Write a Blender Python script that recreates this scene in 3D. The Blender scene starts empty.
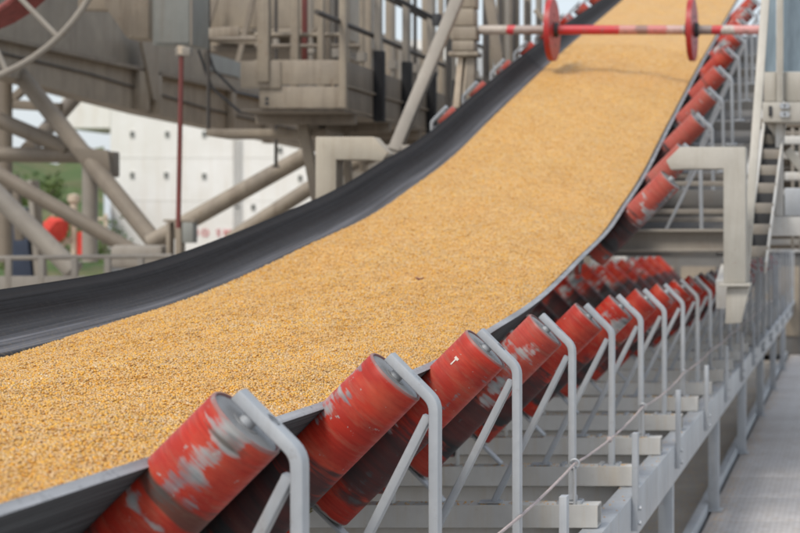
import bpy, bmesh, math, random
import numpy as np
from mathutils import Vector, Matrix, Euler
R = math.radians
random.seed(7)
rng = np.random.default_rng(7)
scene = bpy.context.scene
C = scene.collection

# ------------------------------------------------------------------ camera, sky, sun, exposure
EYE = 1.88                       # camera height above the walkway; it looks straight along the conveyor
cam_d = bpy.data.cameras.new("camera")
cam = bpy.data.objects.new("camera", cam_d); C.objects.link(cam)
cam.location = (0, 0, EYE); cam.rotation_euler = (R(90), 0, 0)
cam_d.sensor_width = 36; cam_d.lens = 90
cam_d.shift_x = -448 / 800; cam_d.shift_y = -30.5 / 800
cam_d.clip_start = .05; cam_d.clip_end = 2000
cam_d.dof.use_dof = True; cam_d.dof.focus_distance = 5.4; cam_d.dof.aperture_fstop = 6.0
scene.camera = cam

SUN_EL, SUN_AZ = R(52), R(205)   # azimuth clockwise from +Y: behind the camera, a little to its left
world = bpy.data.worlds.new("World"); scene.world = world; world.use_nodes = True
wn, wl = world.node_tree.nodes, world.node_tree.links
bg = wn["Background"]
sky = wn.new("ShaderNodeTexSky"); sky.sky_type = 'NISHITA'; sky.sun_disc = False
sky.sun_elevation = SUN_EL; sky.sun_rotation = SUN_AZ
sky.air_density = 1.0; sky.dust_density = 3.0; sky.ozone_density = 1.0
veil = wn.new("ShaderNodeMixRGB"); veil.inputs[0].default_value = .55      # thin bright cloud over the whole sky
veil.inputs[2].default_value = (8.6, 9.2, 9.8, 1)
wl.new(sky.outputs[0], veil.inputs[1]); wl.new(veil.outputs[0], bg.inputs[0])
bg.inputs[1].default_value = .115

sun_d = bpy.data.lights.new("sun", 'SUN'); sun_d.energy = 2.1; sun_d.angle = R(18); sun_d.color = (1, .95, .87)
sun = bpy.data.objects.new("sun", sun_d); C.objects.link(sun)
sdir = Vector((math.sin(SUN_AZ) * math.cos(SUN_EL), math.cos(SUN_AZ) * math.cos(SUN_EL), math.sin(SUN_EL)))
sun.rotation_euler = (-sdir).to_track_quat('-Z', 'Y').to_euler()
sun.location = (0, -5, 20)
vs = scene.view_settings
scene.display_settings.display_device = 'sRGB'
vs.view_transform = 'Standard'; vs.look = 'None'; vs.gamma = 1; vs.exposure = 0.16

F = 2000.0
def P(px, py, y):
    """a point of the place at distance y, from where the photo shows it"""
    return Vector(((px - 848) / F * y, y, EYE - (py - 236) / F * y))

# ------------------------------------------------------------------ materials
class NT:
    def __init__(s, name):
        s.m = bpy.data.materials.new(name); s.m.use_nodes = True
        s.n, s.l = s.m.node_tree.nodes, s.m.node_tree.links
        s.b = s.n["Principled BSDF"]
    def node(s, t, **kw):
        n = s.n.new(t)
        for k, v in kw.items(): setattr(n, k, v)
        return n
    def link(s, a, b): s.l.new(a, b)
    def coord(s, kind='Object'): return s.node('ShaderNodeTexCoord').outputs[kind]
    def mapping(s, vec, scale=(1, 1, 1), loc=(0, 0, 0)):
        m = s.node('ShaderNodeMapping'); m.inputs['Scale'].default_value = scale; m.inputs['Location'].default_value = loc
        s.link(vec, m.inputs['Vector']); return m.outputs[0]
    def noise(s, vec, scale, detail=3, rough=.6, dist=0):
        n = s.node('ShaderNodeTexNoise'); n.inputs['Scale'].default_value = scale
        n.inputs['Detail'].default_value = detail; n.inputs['Roughness'].default_value = rough
        n.inputs['Distortion'].default_value = dist
        if vec is not None: s.link(vec, n.inputs['Vector'])
        return n.outputs['Fac']
    def ramp(s, fac, stops, interp='LINEAR'):
        r = s.node('ShaderNodeValToRGB'); r.color_ramp.interpolation = interp
        e = r.color_ramp.elements
        while len(e) < len(stops): e.new(.5)
        for i, (p, c) in enumerate(stops):
            e[i].position = p; e[i].color = (*c, 1) if len(c) == 3 else c
        s.link(fac, r.inputs[0]); return r.outputs[0]
    def mix(s, fac, a, b, mode='MIX'):
        m = s.node('ShaderNodeMixRGB', blend_type=mode)
        for i, v in ((0, fac), (1, a), (2, b)):
            if isinstance(v, (int, float)): m.inputs[i].default_value = v
            elif isinstance(v, tuple): m.inputs[i].default_value = (*v, 1)
            else: s.link(v, m.inputs[i])
        return m.outputs[0]
    def math(s, op, a, b=0.0, clamp=False):
        m = s.node('ShaderNodeMath', operation=op, use_clamp=clamp)
        for i, v in ((0, a), (1, b)):
            if isinstance(v, (int, float)): m.inputs[i].default_value = v
            else: s.link(v, m.inputs[i])
        return m.outputs[0]
    def bump(s, h, strength=.3, dist=.005):
        b = s.node('ShaderNodeBump'); b.inputs['Strength'].default_value = strength; b.inputs['Distance'].default_value = dist
        s.link(h, b.inputs['Height']); s.link(b.outputs[0], s.b.inputs['Normal'])
    def col(s, c):
        if isinstance(c, tuple): s.b.inputs['Base Color'].default_value = (*c, 1)
        else: s.link(c, s.b.inputs['Base Color'])
    def rough(s, r):
        if isinstance(r, (int, float)): s.b.inputs['Roughness'].default_value = r
        else: s.link(r, s.b.inputs['Roughness'])

def rnd_vec(t, vec, k=37.0):
    """texture coordinates moved by a per-object amount so that copies do not repeat"""
    oi = t.node('ShaderNodeObjectInfo')
    mul = t.math('MULTIPLY', oi.outputs['Random'], k)
    add = t.node('ShaderNodeVectorMath', operation='ADD')
    t.link(vec, add.inputs[0]); t.link(mul, add.inputs[1]); return add.outputs[0]

def steel(name, base, dark, grime=(.2, .15, .1), metal=0.0, rough=.5, amount=.35, rust=.0, scale=1.0):
    t = NT(name); v = rnd_vec(t, t.coord())
    big = t.noise(v, 3.0 * scale, 5, .65)
    fine = t.noise(v, 45 * scale, 4, .7)
    streak = t.noise(t.mapping(v, (14 * scale, 14 * scale, 1.2 * scale)), 1.0, 4, .7)
    c = t.mix(t.ramp(big, [(.3, (0, 0, 0)), (.72, (1, 1, 1))]), base, dark)
    c = t.mix(t.math('MULTIPLY', t.ramp(streak, [(.5, (0, 0, 0)), (.8, (1, 1, 1))]), amount), c, grime)
    c = t.mix(t.ramp(fine, [(.35, (.16, .16, .16)), (.6, (0, 0, 0))]), c, dark)
    if rust:
        spots = t.noise(v, 22 * scale, 6, .75)
        c = t.mix(t.math('MULTIPLY', t.ramp(spots, [(.60, (0, 0, 0)), (.68, (1, 1, 1))]), rust), c, (.16, .07, .03))
    t.col(c); t.rough(t.math('ADD', t.math('MULTIPLY', fine, .3), rough - .15))
    t.b.inputs['Metallic'].default_value = metal
    t.bump(t.math('ADD', t.math('MULTIPLY', big, .6), t.math('MULTIPLY', fine, .4)), .25, .004)
    return t.m

M = {}
M['galv'] = steel('galvanised_steel', (.47, .49, .51), (.33, .35, .375), (.29, .23, .17), .25, .5, .42, .2)
M['galv_dusty'] = steel('dusty_galvanised_steel', (.60, .59, .56), (.46, .45, .43), (.46, .36, .23), .05, .65, .5, .15)
M['pale_paint'] = steel('pale_grey_paint', (.48, .455, .405), (.36, .34, .295), (.25, .2, .14), 0, .55, .4, .2)
M['beige_pale'] = steel('pale_dusty_paint', (.42, .375, .30), (.33, .29, .23), (.22, .17, .11), 0, .6, .4, .2)
M['beige'] = steel('beige_weathered_steel', (.34, .285, .215), (.225, .19, .15), (.12, .085, .058), 0, .6, .75, .55, .8)
M['brown'] = steel('brown_weathered_steel', (.26, .215, .165), (.165, .14, .112), (.085, .062, .045), 0, .65, .75, .5, .8)
M['deck_shade'] = steel('dusty_deck_with_shade', (.165, .16, .152), (.105, .102, .098), (.16, .12, .08), 0, .75, .5, .2, .6)  # dusty steel, darkened to paint in the shade under the incline
M['disc_end'] = steel('rubbed_grey_end', (.32, .325, .33), (.20, .20, .205), (.12, .09, .07), .2, .5, .5, .3, 2)
M['greypaint'] = steel('grey_green_panel', (.27, .275, .25), (.20, .205, .19), (.15, .11, .08), 0, .5, .5, .2, .7)
M['tube_grey'] = steel('grey_tube_paint', (.31, .275, .23), (.21, .188, .16), (.12, .09, .07), 0, .55, .4, .2, .5)
M['tube_dark'] = steel('dark_tube_paint', (.22, .18, .135), (.145, .12, .092), (.085, .06, .04), 0, .6, .4, .2, .5)
M['dark_metal'] = steel('dark_metal', (.055, .055, .058), (.03, .03, .032), (.07, .055, .04), .2, .55, .3)
M['black_rubber'] = steel('black_rubber_strip', (.012, .012, .014), (.006, .006, .007), (.03, .025, .02), 0, .8, .3)
M['red_pipe'] = steel('dull_red_pipe', (.20, .045, .035), (.13, .035, .03), (.08, .04, .03), 0, .55, .3, .2)
M['red_gloss'] = steel('red_paint', (.46, .022, .022), (.30, .016, .017), (.20, .06, .05), 0, .45, .6, .8, 2.2)
M['rod_dark'] = steel('dark_rod', (.07, .06, .052), (.045, .04, .036), (.05, .03, .02), .1, .6, .3)

def roll_paint():
    """red paint worn through to grey steel, streaked round the roller as rollers wear"""
    t = NT('worn_red_roller_paint'); co = t.coord()
    A_ = lambda nm: t.node('ShaderNodeAttribute', attribute_type='OBJECT', attribute_name=nm).outputs['Fac']      # each roller's own wear
    add = t.node('ShaderNodeVectorMath', operation='ADD'); t.link(co, add.inputs[0]); t.link(A_('wear'), add.inputs[1]); v = add.outputs[0]
    patch = t.noise(t.mapping(v, (6.2, 6.2, 5.4)), 1.0, 3.5, .5, .25)
    ring = t.noise(t.mapping(v, (4.0, 4.0, 120.0)), 1.0, 3, .6)
    ringw = t.noise(t.mapping(v, (5.0, 5.0, 44.0), (2, 2, 2)), 1.0, 3, .6)
    ring2 = t.noise(t.mapping(v, (2.2, 2.2, 15.0), (3, 5, 9)), 1.0, 3, .55)
    chip = t.noise(t.mapping(v, (34, 34, 46), (5, 1, 7)), 1.0, 4, .7)
    mask = t.math('ADD', patch, t.math('MULTIPLY', t.math('SUBTRACT', ringw, .5), .40))
    mask = t.math('ADD', mask, t.math('MULTIPLY', t.math('SUBTRACT', ring, .5), .10))
    mask = t.math('ADD', mask, t.math('MULTIPLY', t.math('SUBTRACT', chip, .5), .10))
    mask = t.math('ADD', mask, A_('bare'))
    bare = t.ramp(mask, [(.54, (0, 0, 0)), (.575, (.65, .65, .65)), (.63, (1, 1, 1))])
    red = t.mix(t.ramp(ring, [(.35, (0, 0, 0)), (.7, (1, 1, 1))]), (.50, .030, .013), (.29, .016, .009))
    red = t.mix(t.ramp(t.noise(t.mapping(v, (5, 5, 8), (9, 4, 1)), 1.0, 3, .6), [(.35, (0, 0, 0)), (.65, (.8, .8, .8))]), red, (.30, .020, .012))
    faded = t.ramp(t.noise(t.mapping(v, (6, 6, 16), (7, 2, 1)), 1.0, 4, .65), [(.46, (0, 0, 0)), (.70, (.6, .6, .6))])
    red = t.mix(faded, red, (.50, .095, .05))
    red = t.mix(A_('fade'), red, t.mix(ring, (.40, .13, .10), (.30, .07, .055)))
    tone = t.ramp(t.noise(t.mapping(v, (4, 4, 9), (1, 8, 3)), 1.0, 3, .6), [(.40, (0, 0, 0)), (.60, (1, 1, 1))])
    grey = t.mix(tone, (.11, .12, .135), (.46, .465, .45))
    grey = t.mix(t.ramp(ring, [(.45, (0, 0, 0)), (.7, (.5, .5, .5))]), grey, (.30, .30, .30))
    c = t.mix(bare, red, grey)
    specks = t.ramp(chip, [(.655, (0, 0, 0)), (.69, (.8, .8, .8))])
    c = t.mix(specks, c, (.33, .30, .28))
    grime = t.ramp(t.math('ADD', ring2, A_('band')), [(.58, (0, 0, 0)), (.64, (.80, .80, .80))])
    c = t.mix(grime, c, (.060, .045, .036))
    dust = t.ramp(t.noise(t.mapping(v, (9, 9, 60), (4, 4, 4)), 1.0, 4, .7), [(.52, (0, 0, 0)), (.8, (.40, .40, .40))])
    c = t.mix(dust, c, (.26, .19, .13))
    # the end that the belt rides on is scuffed black with rubber; the outer lip is rubbed bare
    sep = t.node('ShaderNodeSeparateXYZ'); t.link(co, sep.inputs[0])
    z = t.math('ADD', sep.outputs['Z'], t.math('MULTIPLY', t.math('SUBTRACT', t.math('ADD', t.math('MULTIPLY', patch, .5), t.math('MULTIPLY', ringw, .5)), .5), .40))
    scuff = t.ramp(t.math('ADD', z, .5), [(.235, (.0, .0, .0)), (.27, (1, 1, 1)), (.50, (1, 1, 1)), (.545, (0, 0, 0))])
    c = t.mix(t.math('MULTIPLY', scuff, t.ramp(ring2, [(.36, (1, 1, 1)), (.62, (.76, .76, .76))])), c, t.mix(ringw, (.022, .021, .022), (.055, .053, .055)))
    lip = t.ramp(t.math('ADD', t.math('ABSOLUTE', sep.outputs['Z']), t.math('MULTIPLY', t.math('SUBTRACT', ringw, .5), .012)), [(.332, (0, 0, 0)), (.337, (.7, .7, .7))])
    c = t.mix(lip, c, (.20, .185, .18))
    t.col(c); t.b.inputs['Specular IOR Level'].default_value = .22
    t.rough(t.math('ADD', t.math('MULTIPLY', ring, .35), .30))
    t.bump(t.math('ADD', ring, t.math('ADD', t.math('MULTIPLY', bare, -.8), t.math('MULTIPLY', chip, .4))), .16, .002)
    return t.m
M['roll'] = roll_paint()

def rubber_belt():
    t = NT('conveyor_belt_rubber')
    uv = t.coord('UV')
    sep = t.node('ShaderNodeSeparateXYZ'); t.link(uv, sep.inputs[0])
    st = t.noise(t.mapping(uv, (70, .35, 1)), 1.0, 4, .7)
    st2 = t.noise(t.mapping(uv, (260, .8, 1)), 1.0, 3, .6)
    mott = t.noise(t.mapping(uv, (30, 12, 1)), 1.0, 5, .7)
    band = t.ramp(sep.outputs['X'], [(0, (.10, .105, .112)), (.05, (.085, .09, .096)), (.60, (.05, .052, .056)), (.838, (.015, .015, .016)), (.862, (.020, .020, .022)), (.868, (.26, .265, .29)), (.880, (.12, .122, .135)),
                                     (.888, (.22, .225, .25)), (.900, (.085, .087, .096)), (.918, (.055, .055, .06)), (.936, (.015, .013, .0135)), (.974, (.007, .006, .006)), (.981, (.035, .032, .032)), (1, (.010, .009, .009))])
    c = t.mix(t.ramp(st, [(.3, (0, 0, 0)), (.75, (.75, .75, .75))]), band, (.055, .056, .06))
    c = t.mix(.72, c, band)
    c = t.mix(t.ramp(st2, [(.42, (.6, .6, .6)), (.6, (0, 0, 0))]), c, (.03, .03, .033))
    c = t.mix(t.ramp(mott, [(.58, (0, 0, 0)), (.8, (.16, .16, .16))]), c, (.12, .11, .095))
    dz = t.ramp(sep.outputs['X'], [(.80, (0, 0, 0)), (.845, (.55, .55, .55)), (.90, (.10, .10, .10)), (.96, (0, 0, 0))])
    c = t.mix(t.math('MULTIPLY', dz, t.ramp(t.noise(t.mapping(uv, (150, 40, 1)), 1.0, 4, .75), [(.5, (0, 0, 0)), (.72, (1, 1, 1))])), c, (.34, .26, .15))
    t.col(c); t.rough(t.math('ADD', t.math('MULTIPLY', mott, .25), .58)); t.b.inputs['Specular IOR Level'].default_value = .07
    t.bump(t.math('ADD', t.math('MULTIPLY', st2, .5), mott), .2, .002)
    return t.m
M['belt'] = rubber_belt()
def rubber_edge():
    t = NT('belt_cut_edge_rubber'); v = t.coord()
    n = t.noise(t.mapping(v, (40, 1.2, 40)), 1, 4, .7); f = t.noise(v, 60, 3, .6)
    c = t.mix(t.ramp(n, [(.35, (0, 0, 0)), (.65, (1, 1, 1))]), (.42, .425, .44), (.25, .255, .265))
    c = t.mix(t.ramp(f, [(.55, (0, 0, 0)), (.75, (.5, .5, .5))]), c, (.05, .05, .055))
    t.col(c); t.rough(.6); t.bump(f, .3, .003); return t.m
M['belt_edge'] = rubber_edge()

def corn_mat():
    t = NT('corn_kernels')
    at = t.node('ShaderNodeAttribute', attribute_name='tint')
    isk = t.node('ShaderNodeAttribute', attribute_name='kernel')
    co = t.coord()
    pal = [(0, (.28, .11, .03)), (.04, (.50, .23, .045)), (.13, (.70, .36, .05)), (.28, (.80, .45, .06)), (.42, (.72, .46, .13)), (.58, (.66, .47, .22)), (.8, (.66, .48, .27)), (.93, (.58, .42, .26)), (1, (.80, .66, .44))]
    vo = t.node('ShaderNodeTexVoronoi'); vo.inputs['Scale'].default_value = 118
    t.link(t.mapping(co, (1, .8, .6)), vo.inputs['Vector'])
    sep = t.node('ShaderNodeSeparateColor'); t.link(vo.outputs['Color'], sep.inputs[0])
    ck = t.ramp(at.outputs['Fac'], pal)
    cb = t.mix(1.0, t.ramp(sep.outputs[0], pal), (.89, .82, .70), 'MULTIPLY')
    gap = t.ramp(vo.outputs['Distance'], [(.35, (0, 0, 0)), (.75, (.75, .75, .75))])
    cb = t.mix(gap, cb, (.52, .30, .09))
    ck = t.mix(1.0, ck, (.97, .945, .92), 'MULTIPLY')
    c = t.mix(isk.outputs['Fac'], cb, ck)
    big = t.noise(t.mapping(co, (1.6, .6, 1)), 2.2, 5, .65)
    c = t.mix(t.ramp(big, [(.35, (0, 0, 0)), (.7, (.45, .45, .45))]), c, (.60, .31, .075))
    mid = t.noise(co, 17, 4, .7)
    c = t.mix(t.ramp(mid, [(.34, (.42, .42, .42)), (.56, (0, 0, 0))]), c, (.42, .22, .06))
    t.col(c); t.rough(.5)
    t.b.inputs['Specular IOR Level'].default_value = .4
    inv = t.math('MULTIPLY', vo.outputs['Distance'], t.math('SUBTRACT', 1.0, isk.outputs['Fac']))
    t.bump(t.math('MULTIPLY', inv, -1.0), .7, .004)
    return t.m
M['corn'] = corn_mat()

def concrete(name, a, b, dust):
    t = NT(name); v = t.coord()
    n1 = t.noise(v, .9, 6, .65); n2 = t.noise(v, 9, 5, .7); n3 = t.noise(v, 90, 3, .6)
    c = t.mix(t.ramp(n1, [(.3, (0, 0, 0)), (.7, (1, 1, 1))]), a, b)
    c = t.mix(t.ramp(n2, [(.52, (0, 0, 0)), (.75, (.7, .7, .7))]), c, dust)
    c = t.mix(t.ramp(n3, [(.4, (.3, .3, .3)), (.6, (0, 0, 0))]), c, (.08, .075, .07))
    t.col(c); t.rough(.85); t.bump(t.math('ADD', n2, n3), .4, .008); return t.m
M['concrete'] = concrete('worn_concrete', (.42, .38, .335), (.31, .28, .245), (.46, .36, .23))
def walkway_mat():
    t = NT('perforated_walkway_plate'); v = t.coord()
    vo = t.node('ShaderNodeTexVoronoi', feature='F1'); vo.inputs['Scale'].default_value = 26; vo.inputs['Randomness'].default_value = 0
    t.link(v, vo.inputs['Vector'])
    hole = t.ramp(vo.outputs['Distance'], [(.22, (1, 1, 1)), (.34, (0, 0, 0))])
    n1 = t.noise(rnd_vec(t, v), 1.6, 6, .65); n2 = t.noise(v, 14, 5, .7)
    c = t.mix(t.ramp(n1, [(.3, (0, 0, 0)), (.7, (1, 1, 1))]), (.66, .635, .63), (.53, .50, .485))
    c = t.mix(t.ramp(n2, [(.46, (0, 0, 0)), (.75, (.65, .65, .65))]), c, (.34, .26, .185))
    sep = t.node('ShaderNodeSeparateXYZ'); t.link(v, sep.inputs[0])
    edge = t.ramp(t.math('ADD', sep.outputs['X'], t.math('MULTIPLY', n2, .2)), [(.02, (1, 1, 1)), (.2, (0, 0, 0))])
    c = t.mix(t.math('MULTIPLY', edge, .75), c, (.26, .19, .125))
    c = t.mix(t.math('MULTIPLY', hole, .26), c, (.17, .165, .175))
    t.col(c); t.rough(.6); t.b.inputs['Metallic'].default_value = .1
    t.bump(t.math('SUBTRACT', n2, t.math('MULTIPLY', hole, .5)), .25, .003); return t.m
M['walkway'] = walkway_mat()

def disc_paint():
    t = NT('chipped_red_and_white_paint'); co = t.coord()
    v = rnd_vec(t, co)
    n = t.noise(v, 9, 5, .7); n2 = t.noise(v, 30, 4, .7)
    c = t.mix(t.ramp(n, [(.30, (0, 0, 0)), (.38, (1, 1, 1))]), (.36, .08, .07), (.50, .46, .43))
    c = t.mix(t.ramp(n2, [(.60, (0, 0, 0)), (.66, (1, 1, 1))]), c, (.14, .11, .1))
    t.col(c); t.rough(.45); return t.m
M['disc'] = disc_paint()
def axle_paint():
    t = NT('banded_axle_paint'); co = t.coord()
    sep = t.node('ShaderNodeSeparateXYZ'); t.link(co, sep.inputs[0])
    n = t.noise(co, 16, 5, .7)
    z = t.math('ADD', t.math('MULTIPLY', sep.outputs['X'], 1 / 2.46), t.math('MULTIPLY', t.math('SUBTRACT', n, .5), .05))
    W, Rd, G = (.50, .44, .40), (.52, .03, .04), (.26, .21, .19)
    c = t.ramp(z, [(0, (.42, .36, .31)), (.10, Rd), (.125, (.33, .27, .24)), (.25, Rd), (.50, (.50, .22, .19)), (.56, (.27, .15, .13)), (.60, (.52, .17, .16)), (.665, (.50, .34, .31)), (.72, (.46, .40, .37)), (.77, G), (.83, Rd), (.86, W), (.91, (.58, .28, .26))], 'CONSTANT')
    c = t.mix(t.ramp(t.noise(co, 40, 4, .7), [(.56, (0, 0, 0)), (.64, (.7, .7, .7))]), c, (.16, .12, .1))
    t.col(c); t.rough(.45); return t.m
M['axle'] = axle_paint()
def simple(name, a, b, scale=8, rough=.5, metal=0, stretch=(1, 1, 1)):
    t = NT(name); v = rnd_vec(t, t.coord()); n = t.noise(t.mapping(v, stretch), scale, 5, .65)
    t.col(t.mix(t.ramp(n, [(.3, (0, 0, 0)), (.7, (1, 1, 1))]), a, b)); t.rough(rough); t.b.inputs['Metallic'].default_value = metal
    t.bump(n, .15, .003); return t.m
M['rope'] = simple('pale_cord', (.52, .44, .42), (.36, .30, .29), 60, .8)
M['blue_pane'] = simple('blue_grey_glass', (.25, .32, .37), (.12, .16, .19), 3.2, .14, 0, (2.5, 1, .5))
M['ship'] = steel('white_ship_paint', (.80, .79, .76), (.71, .69, .64), (.50, .38, .24), 0, .5, .35, 0, .12)
M['ladder_paint'] = simple('grey_ladder_paint', (.52, .51, .49), (.40, .39, .37), 2, .6)
M['ship_stain'] = simple('ship_window', (.10, .11, .10), (.06, .065, .06), 2, .2)
M['red_letters'] = simple('red_lettering_paint', (.62, .06, .07), (.50, .05, .06), 2, .5)
M['cloth_red'] = simple('red_fabric', (.68, .07, .045), (.50, .035, .025), 9, .8)
M['navy'] = simple('dark_blue_paint', (.035, .05, .085), (.02, .028, .05), 4, .5)
M['siding'] = steel('beige_siding', (.40, .31, .215), (.30, .235, .165), (.2, .15, .1), 0, .6, .4, .1, .3)
M['ivory'] = simple('ivory_paint', (.62, .52, .40), (.42, .33, .24), 6, .6)
M['cable_red'] = simple('dusty_red_hose', (.30, .07, .06), (.18, .045, .04), 12, .6)
M['moss'] = simple('dried_sprig', (.11, .10, .02), (.20, .15, .04), 30, .8)
M['chip'] = simple('white_paint_chip', (.68, .62, .56), (.55, .48, .42), 40, .6)
def grass_mat():
    t = NT('grassy_slope'); v = t.coord(); n = t.noise(v, .14, 6, .7); n2 = t.noise(v, 1.2, 5, .7)
    c = t.ramp(n, [(.3, (.035, .075, .012)), (.48, (.07, .12, .02)), (.58, (.14, .13, .05)), (.72, (.20, .17, .10))])
    c = t.mix(t.ramp(n2, [(.4, (.5, .5, .5)), (.6, (0, 0, 0))]), c, (.03, .055, .012))
    t.col(c); t.rough(.95); t.bump(n2, .6, .3); return t.m
M['grass'] = grass_mat()
M['quay'] = concrete('quay_concrete', (.30, .28, .25), (.22, .205, .185), (.3, .25, .18))

# ------------------------------------------------------------------ mesh builder
class MB:
    def __init__(s): s.v, s.f = [], []
    def add(s, vs_, fs_):
        o = len(s.v); s.v += [tuple(p) for p in vs_]; s.f += [tuple(i + o for i in f) for f in fs_]; return s
    def box(s, x0, x1, y0, y1, z0, z1):
        x0, x1 = sorted((x0, x1)); y0, y1 = sorted((y0, y1)); z0, z1 = sorted((z0, z1))
        return s.add([(x0, y0, z0), (x1, y0, z0), (x1, y1, z0), (x0, y1, z0), (x0, y0, z1), (x1, y0, z1), (x1, y1, z1), (x0, y1, z1)],
                     [(0, 3, 2, 1), (4, 5, 6, 7), (0, 1, 5, 4), (1, 2, 6, 5), (2, 3, 7, 6), (3, 0, 4, 7)])
    def sweep(s, path, prof, up, caps=True):
        """carry the closed 2-D outline prof along path; up gives the outline's second axis"""
        path = [Vector(p) for p in path]; up = Vector(up).normalized(); n, k = len(path), len(prof); vs_ = []
        for i, p in enumerate(path):
            a = (path[i] - path[i - 1]).normalized() if i else None
            b = (path[i + 1] - path[i]).normalized() if i < n - 1 else None
            t = (a + b).normalized() if a is not None and b is not None else (a if b is None else b)
            sx = up.cross(t)
            if sx.length < 1e-5: sx = Vector((1, 0, 0)).cross(t)
            sx.normalize(); sy = t.cross(sx).normalized()
            m = 1 / max(.5, t.dot(b)) if (a is not None and b is not None) else 1
            for (u, w) in prof: vs_.append(p + sx * u * m + sy * w)
        fs_ = [(i * k + j, i * k + (j + 1) % k, (i + 1) * k + (j + 1) % k, (i + 1) * k + j) for i in range(n - 1) for j in range(k)]
        if caps: fs_ += [tuple(range(k - 1, -1, -1)), tuple(range((n - 1) * k, n * k))]
        return s.add(vs_, fs_)
    def bar(s, p, q, w, d, up=(0, 0, 1)):
        return s.sweep([p, q], [(-w / 2, -d / 2), (w / 2, -d / 2), (w / 2, d / 2), (-w / 2, d / 2)], up)
    def rbar(s, path, w, d, up, r=None):
        r = min(w, d) * .3 if r is None else r
        pr = []
        for cx, cy, a0 in ((w / 2 - r, d / 2 - r, 0), (-w / 2 + r, d / 2 - r, 90), (-w / 2 + r, -d / 2 + r, 180), (w / 2 - r, -d / 2 + r, 270)):
            for a in (0, 45, 90): pr.append((cx + r * math.cos(R(a0 + a)), cy + r * math.sin(R(a0 + a))))
        return s.sweep(path, pr, up)
    def tube(s, path, r, n=12, caps=True):
        path = [Vector(p) for p in path]; d = (path[-1] - path[0]).normalized()
        up = Vector((0, 0, 1)) if abs(d.z) < .9 else Vector((0, 1, 0))
        return s.sweep(path, [(r * math.cos(2 * math.pi * i / n), r * math.sin(2 * math.pi * i / n)) for i in range(n)], up, caps)
    def lathe(s, prof, n=32, M4=None):
        """turn (radius, height) points about Z"""
        vs_ = [(r * math.cos(2 * math.pi * i / n), r * math.sin(2 * math.pi * i / n), z) for (r, z) in prof for i in range(n)]
        if M4 is not None: vs_ = [M4 @ Vector(v) for v in vs_]
        k = len(prof)
        fs_ = [(a * n + i, a * n + (i + 1) % n, (a + 1) * n + (i + 1) % n, (a + 1) * n + i) for a in range(k - 1) for i in range(n)]
        if prof[0][0] > 1e-6: fs_.append(tuple(range(n - 1, -1, -1)))
        if prof[-1][0] > 1e-6: fs_.append(tuple(range((k - 1) * n, k * n)))
        return s.add(vs_, fs_)
    def prism(s, pts, axis, a0, a1):
        """outline pts carried from a0 to a1 along axis: 'y' takes (x, z), 'x' takes (y, z), 'z' takes (x, y)"""
        put = {'y': lambda p, a: (p[0], a, p[1]), 'x': lambda p, a: (a, p[0], p[1]), 'z': lambda p, a: (p[0], p[1], a)}[axis]
        k = len(pts)
        return s.add([put(p, a0) for p in pts] + [put(p, a1) for p in pts],
                     [tuple(range(k)), tuple(range(2 * k - 1, k - 1, -1))] + [(i, i + k, (i + 1) % k + k, (i + 1) % k) for i in range(k)])
    nb = 0
    def bolt(s, p, d, r=.012, h=.01):
        d = Vector(d).normalized(); p = Vector(p); s.nb += 1
        return s.tube([p, p + d * h], r, 6)
    def build(s, name, mat, parent=None, bevel=0, smooth=False, angle=35, loc=None):
        me = bpy.data.meshes.new(name); me.from_pydata(s.v, [], s.f); me.update()
        bm = bmesh.new(); bm.from_mesh(me); bmesh.ops.recalc_face_normals(bm, faces=bm.faces)
        if bevel:
            es = [e for e in bm.edges if len(e.link_faces) == 2 and e.calc_face_angle(0) > R(40)]
            try: bmesh.ops.bevel(bm, geom=es, offset=bevel, segments=2, profile=.5, affect='EDGES', clamp_overlap=True)
            except Exception: pass
        bm.to_mesh(me); bm.free()
        if smooth or bevel:
            for p in me.polygons: p.use_smooth = True
            try: me.set_sharp_from_angle(angle=R(angle))
            except Exception: pass
        me.materials.append(M[mat] if isinstance(mat, str) else mat)
        o = bpy.data.objects.new(name, me); C.objects.link(o)
        if parent is not None: o.parent = parent
        if loc is not None: o.location = loc
        if s.nb > 1: o['kind'] = 'stuff'
        return o
def tag(o, label=None, cat=None, group=None, kind=None):
    if label: o['label'] = label
    if cat: o['category'] = cat
    if group: o['group'] = group
    if kind: o['kind'] = kind
    return o
def empty(name, loc=(0, 0, 0), label=None, cat=None, group=None):
    o = bpy.data.objects.new(name, None); C.objects.link(o); o.location = loc; o.empty_display_size = .1
    return tag(o, label, cat, group)
def copy_tree(o, parent=None, depth=9):
    c = o.copy(); C.objects.link(c); c.parent = parent
    if depth:
        for ch in list(KIDS[o.name]): copy_tree_child(ch, c, depth - 1)
    return c
def copy_tree_child(ch, parent, depth):
    d = ch.copy(); C.objects.link(d); d.parent = parent
    if depth:
        for g in list(KIDS.get(ch.name, [])): copy_tree_child(g, d, depth - 1)
KIDS = {}
def register(o):
    KIDS[o.name] = list(o.children)
    for ch in o.children: register(ch)
def arc_path(p0, bend, p1, r, n=5):
    """p0 -> p1 with the corner at bend rounded off"""
    p0, bend, p1 = Vector(p0), Vector(bend), Vector(p1)
    a = (p0 - bend).normalized(); b = (p1 - bend).normalized(); out = [p0]
    for i in range(n + 1):
        t = i / n; out.append((bend + a * r) * (1 - t) ** 2 + bend * 2 * t * (1 - t) + (bend + b * r) * t * t)
    return out + [p1]

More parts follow.
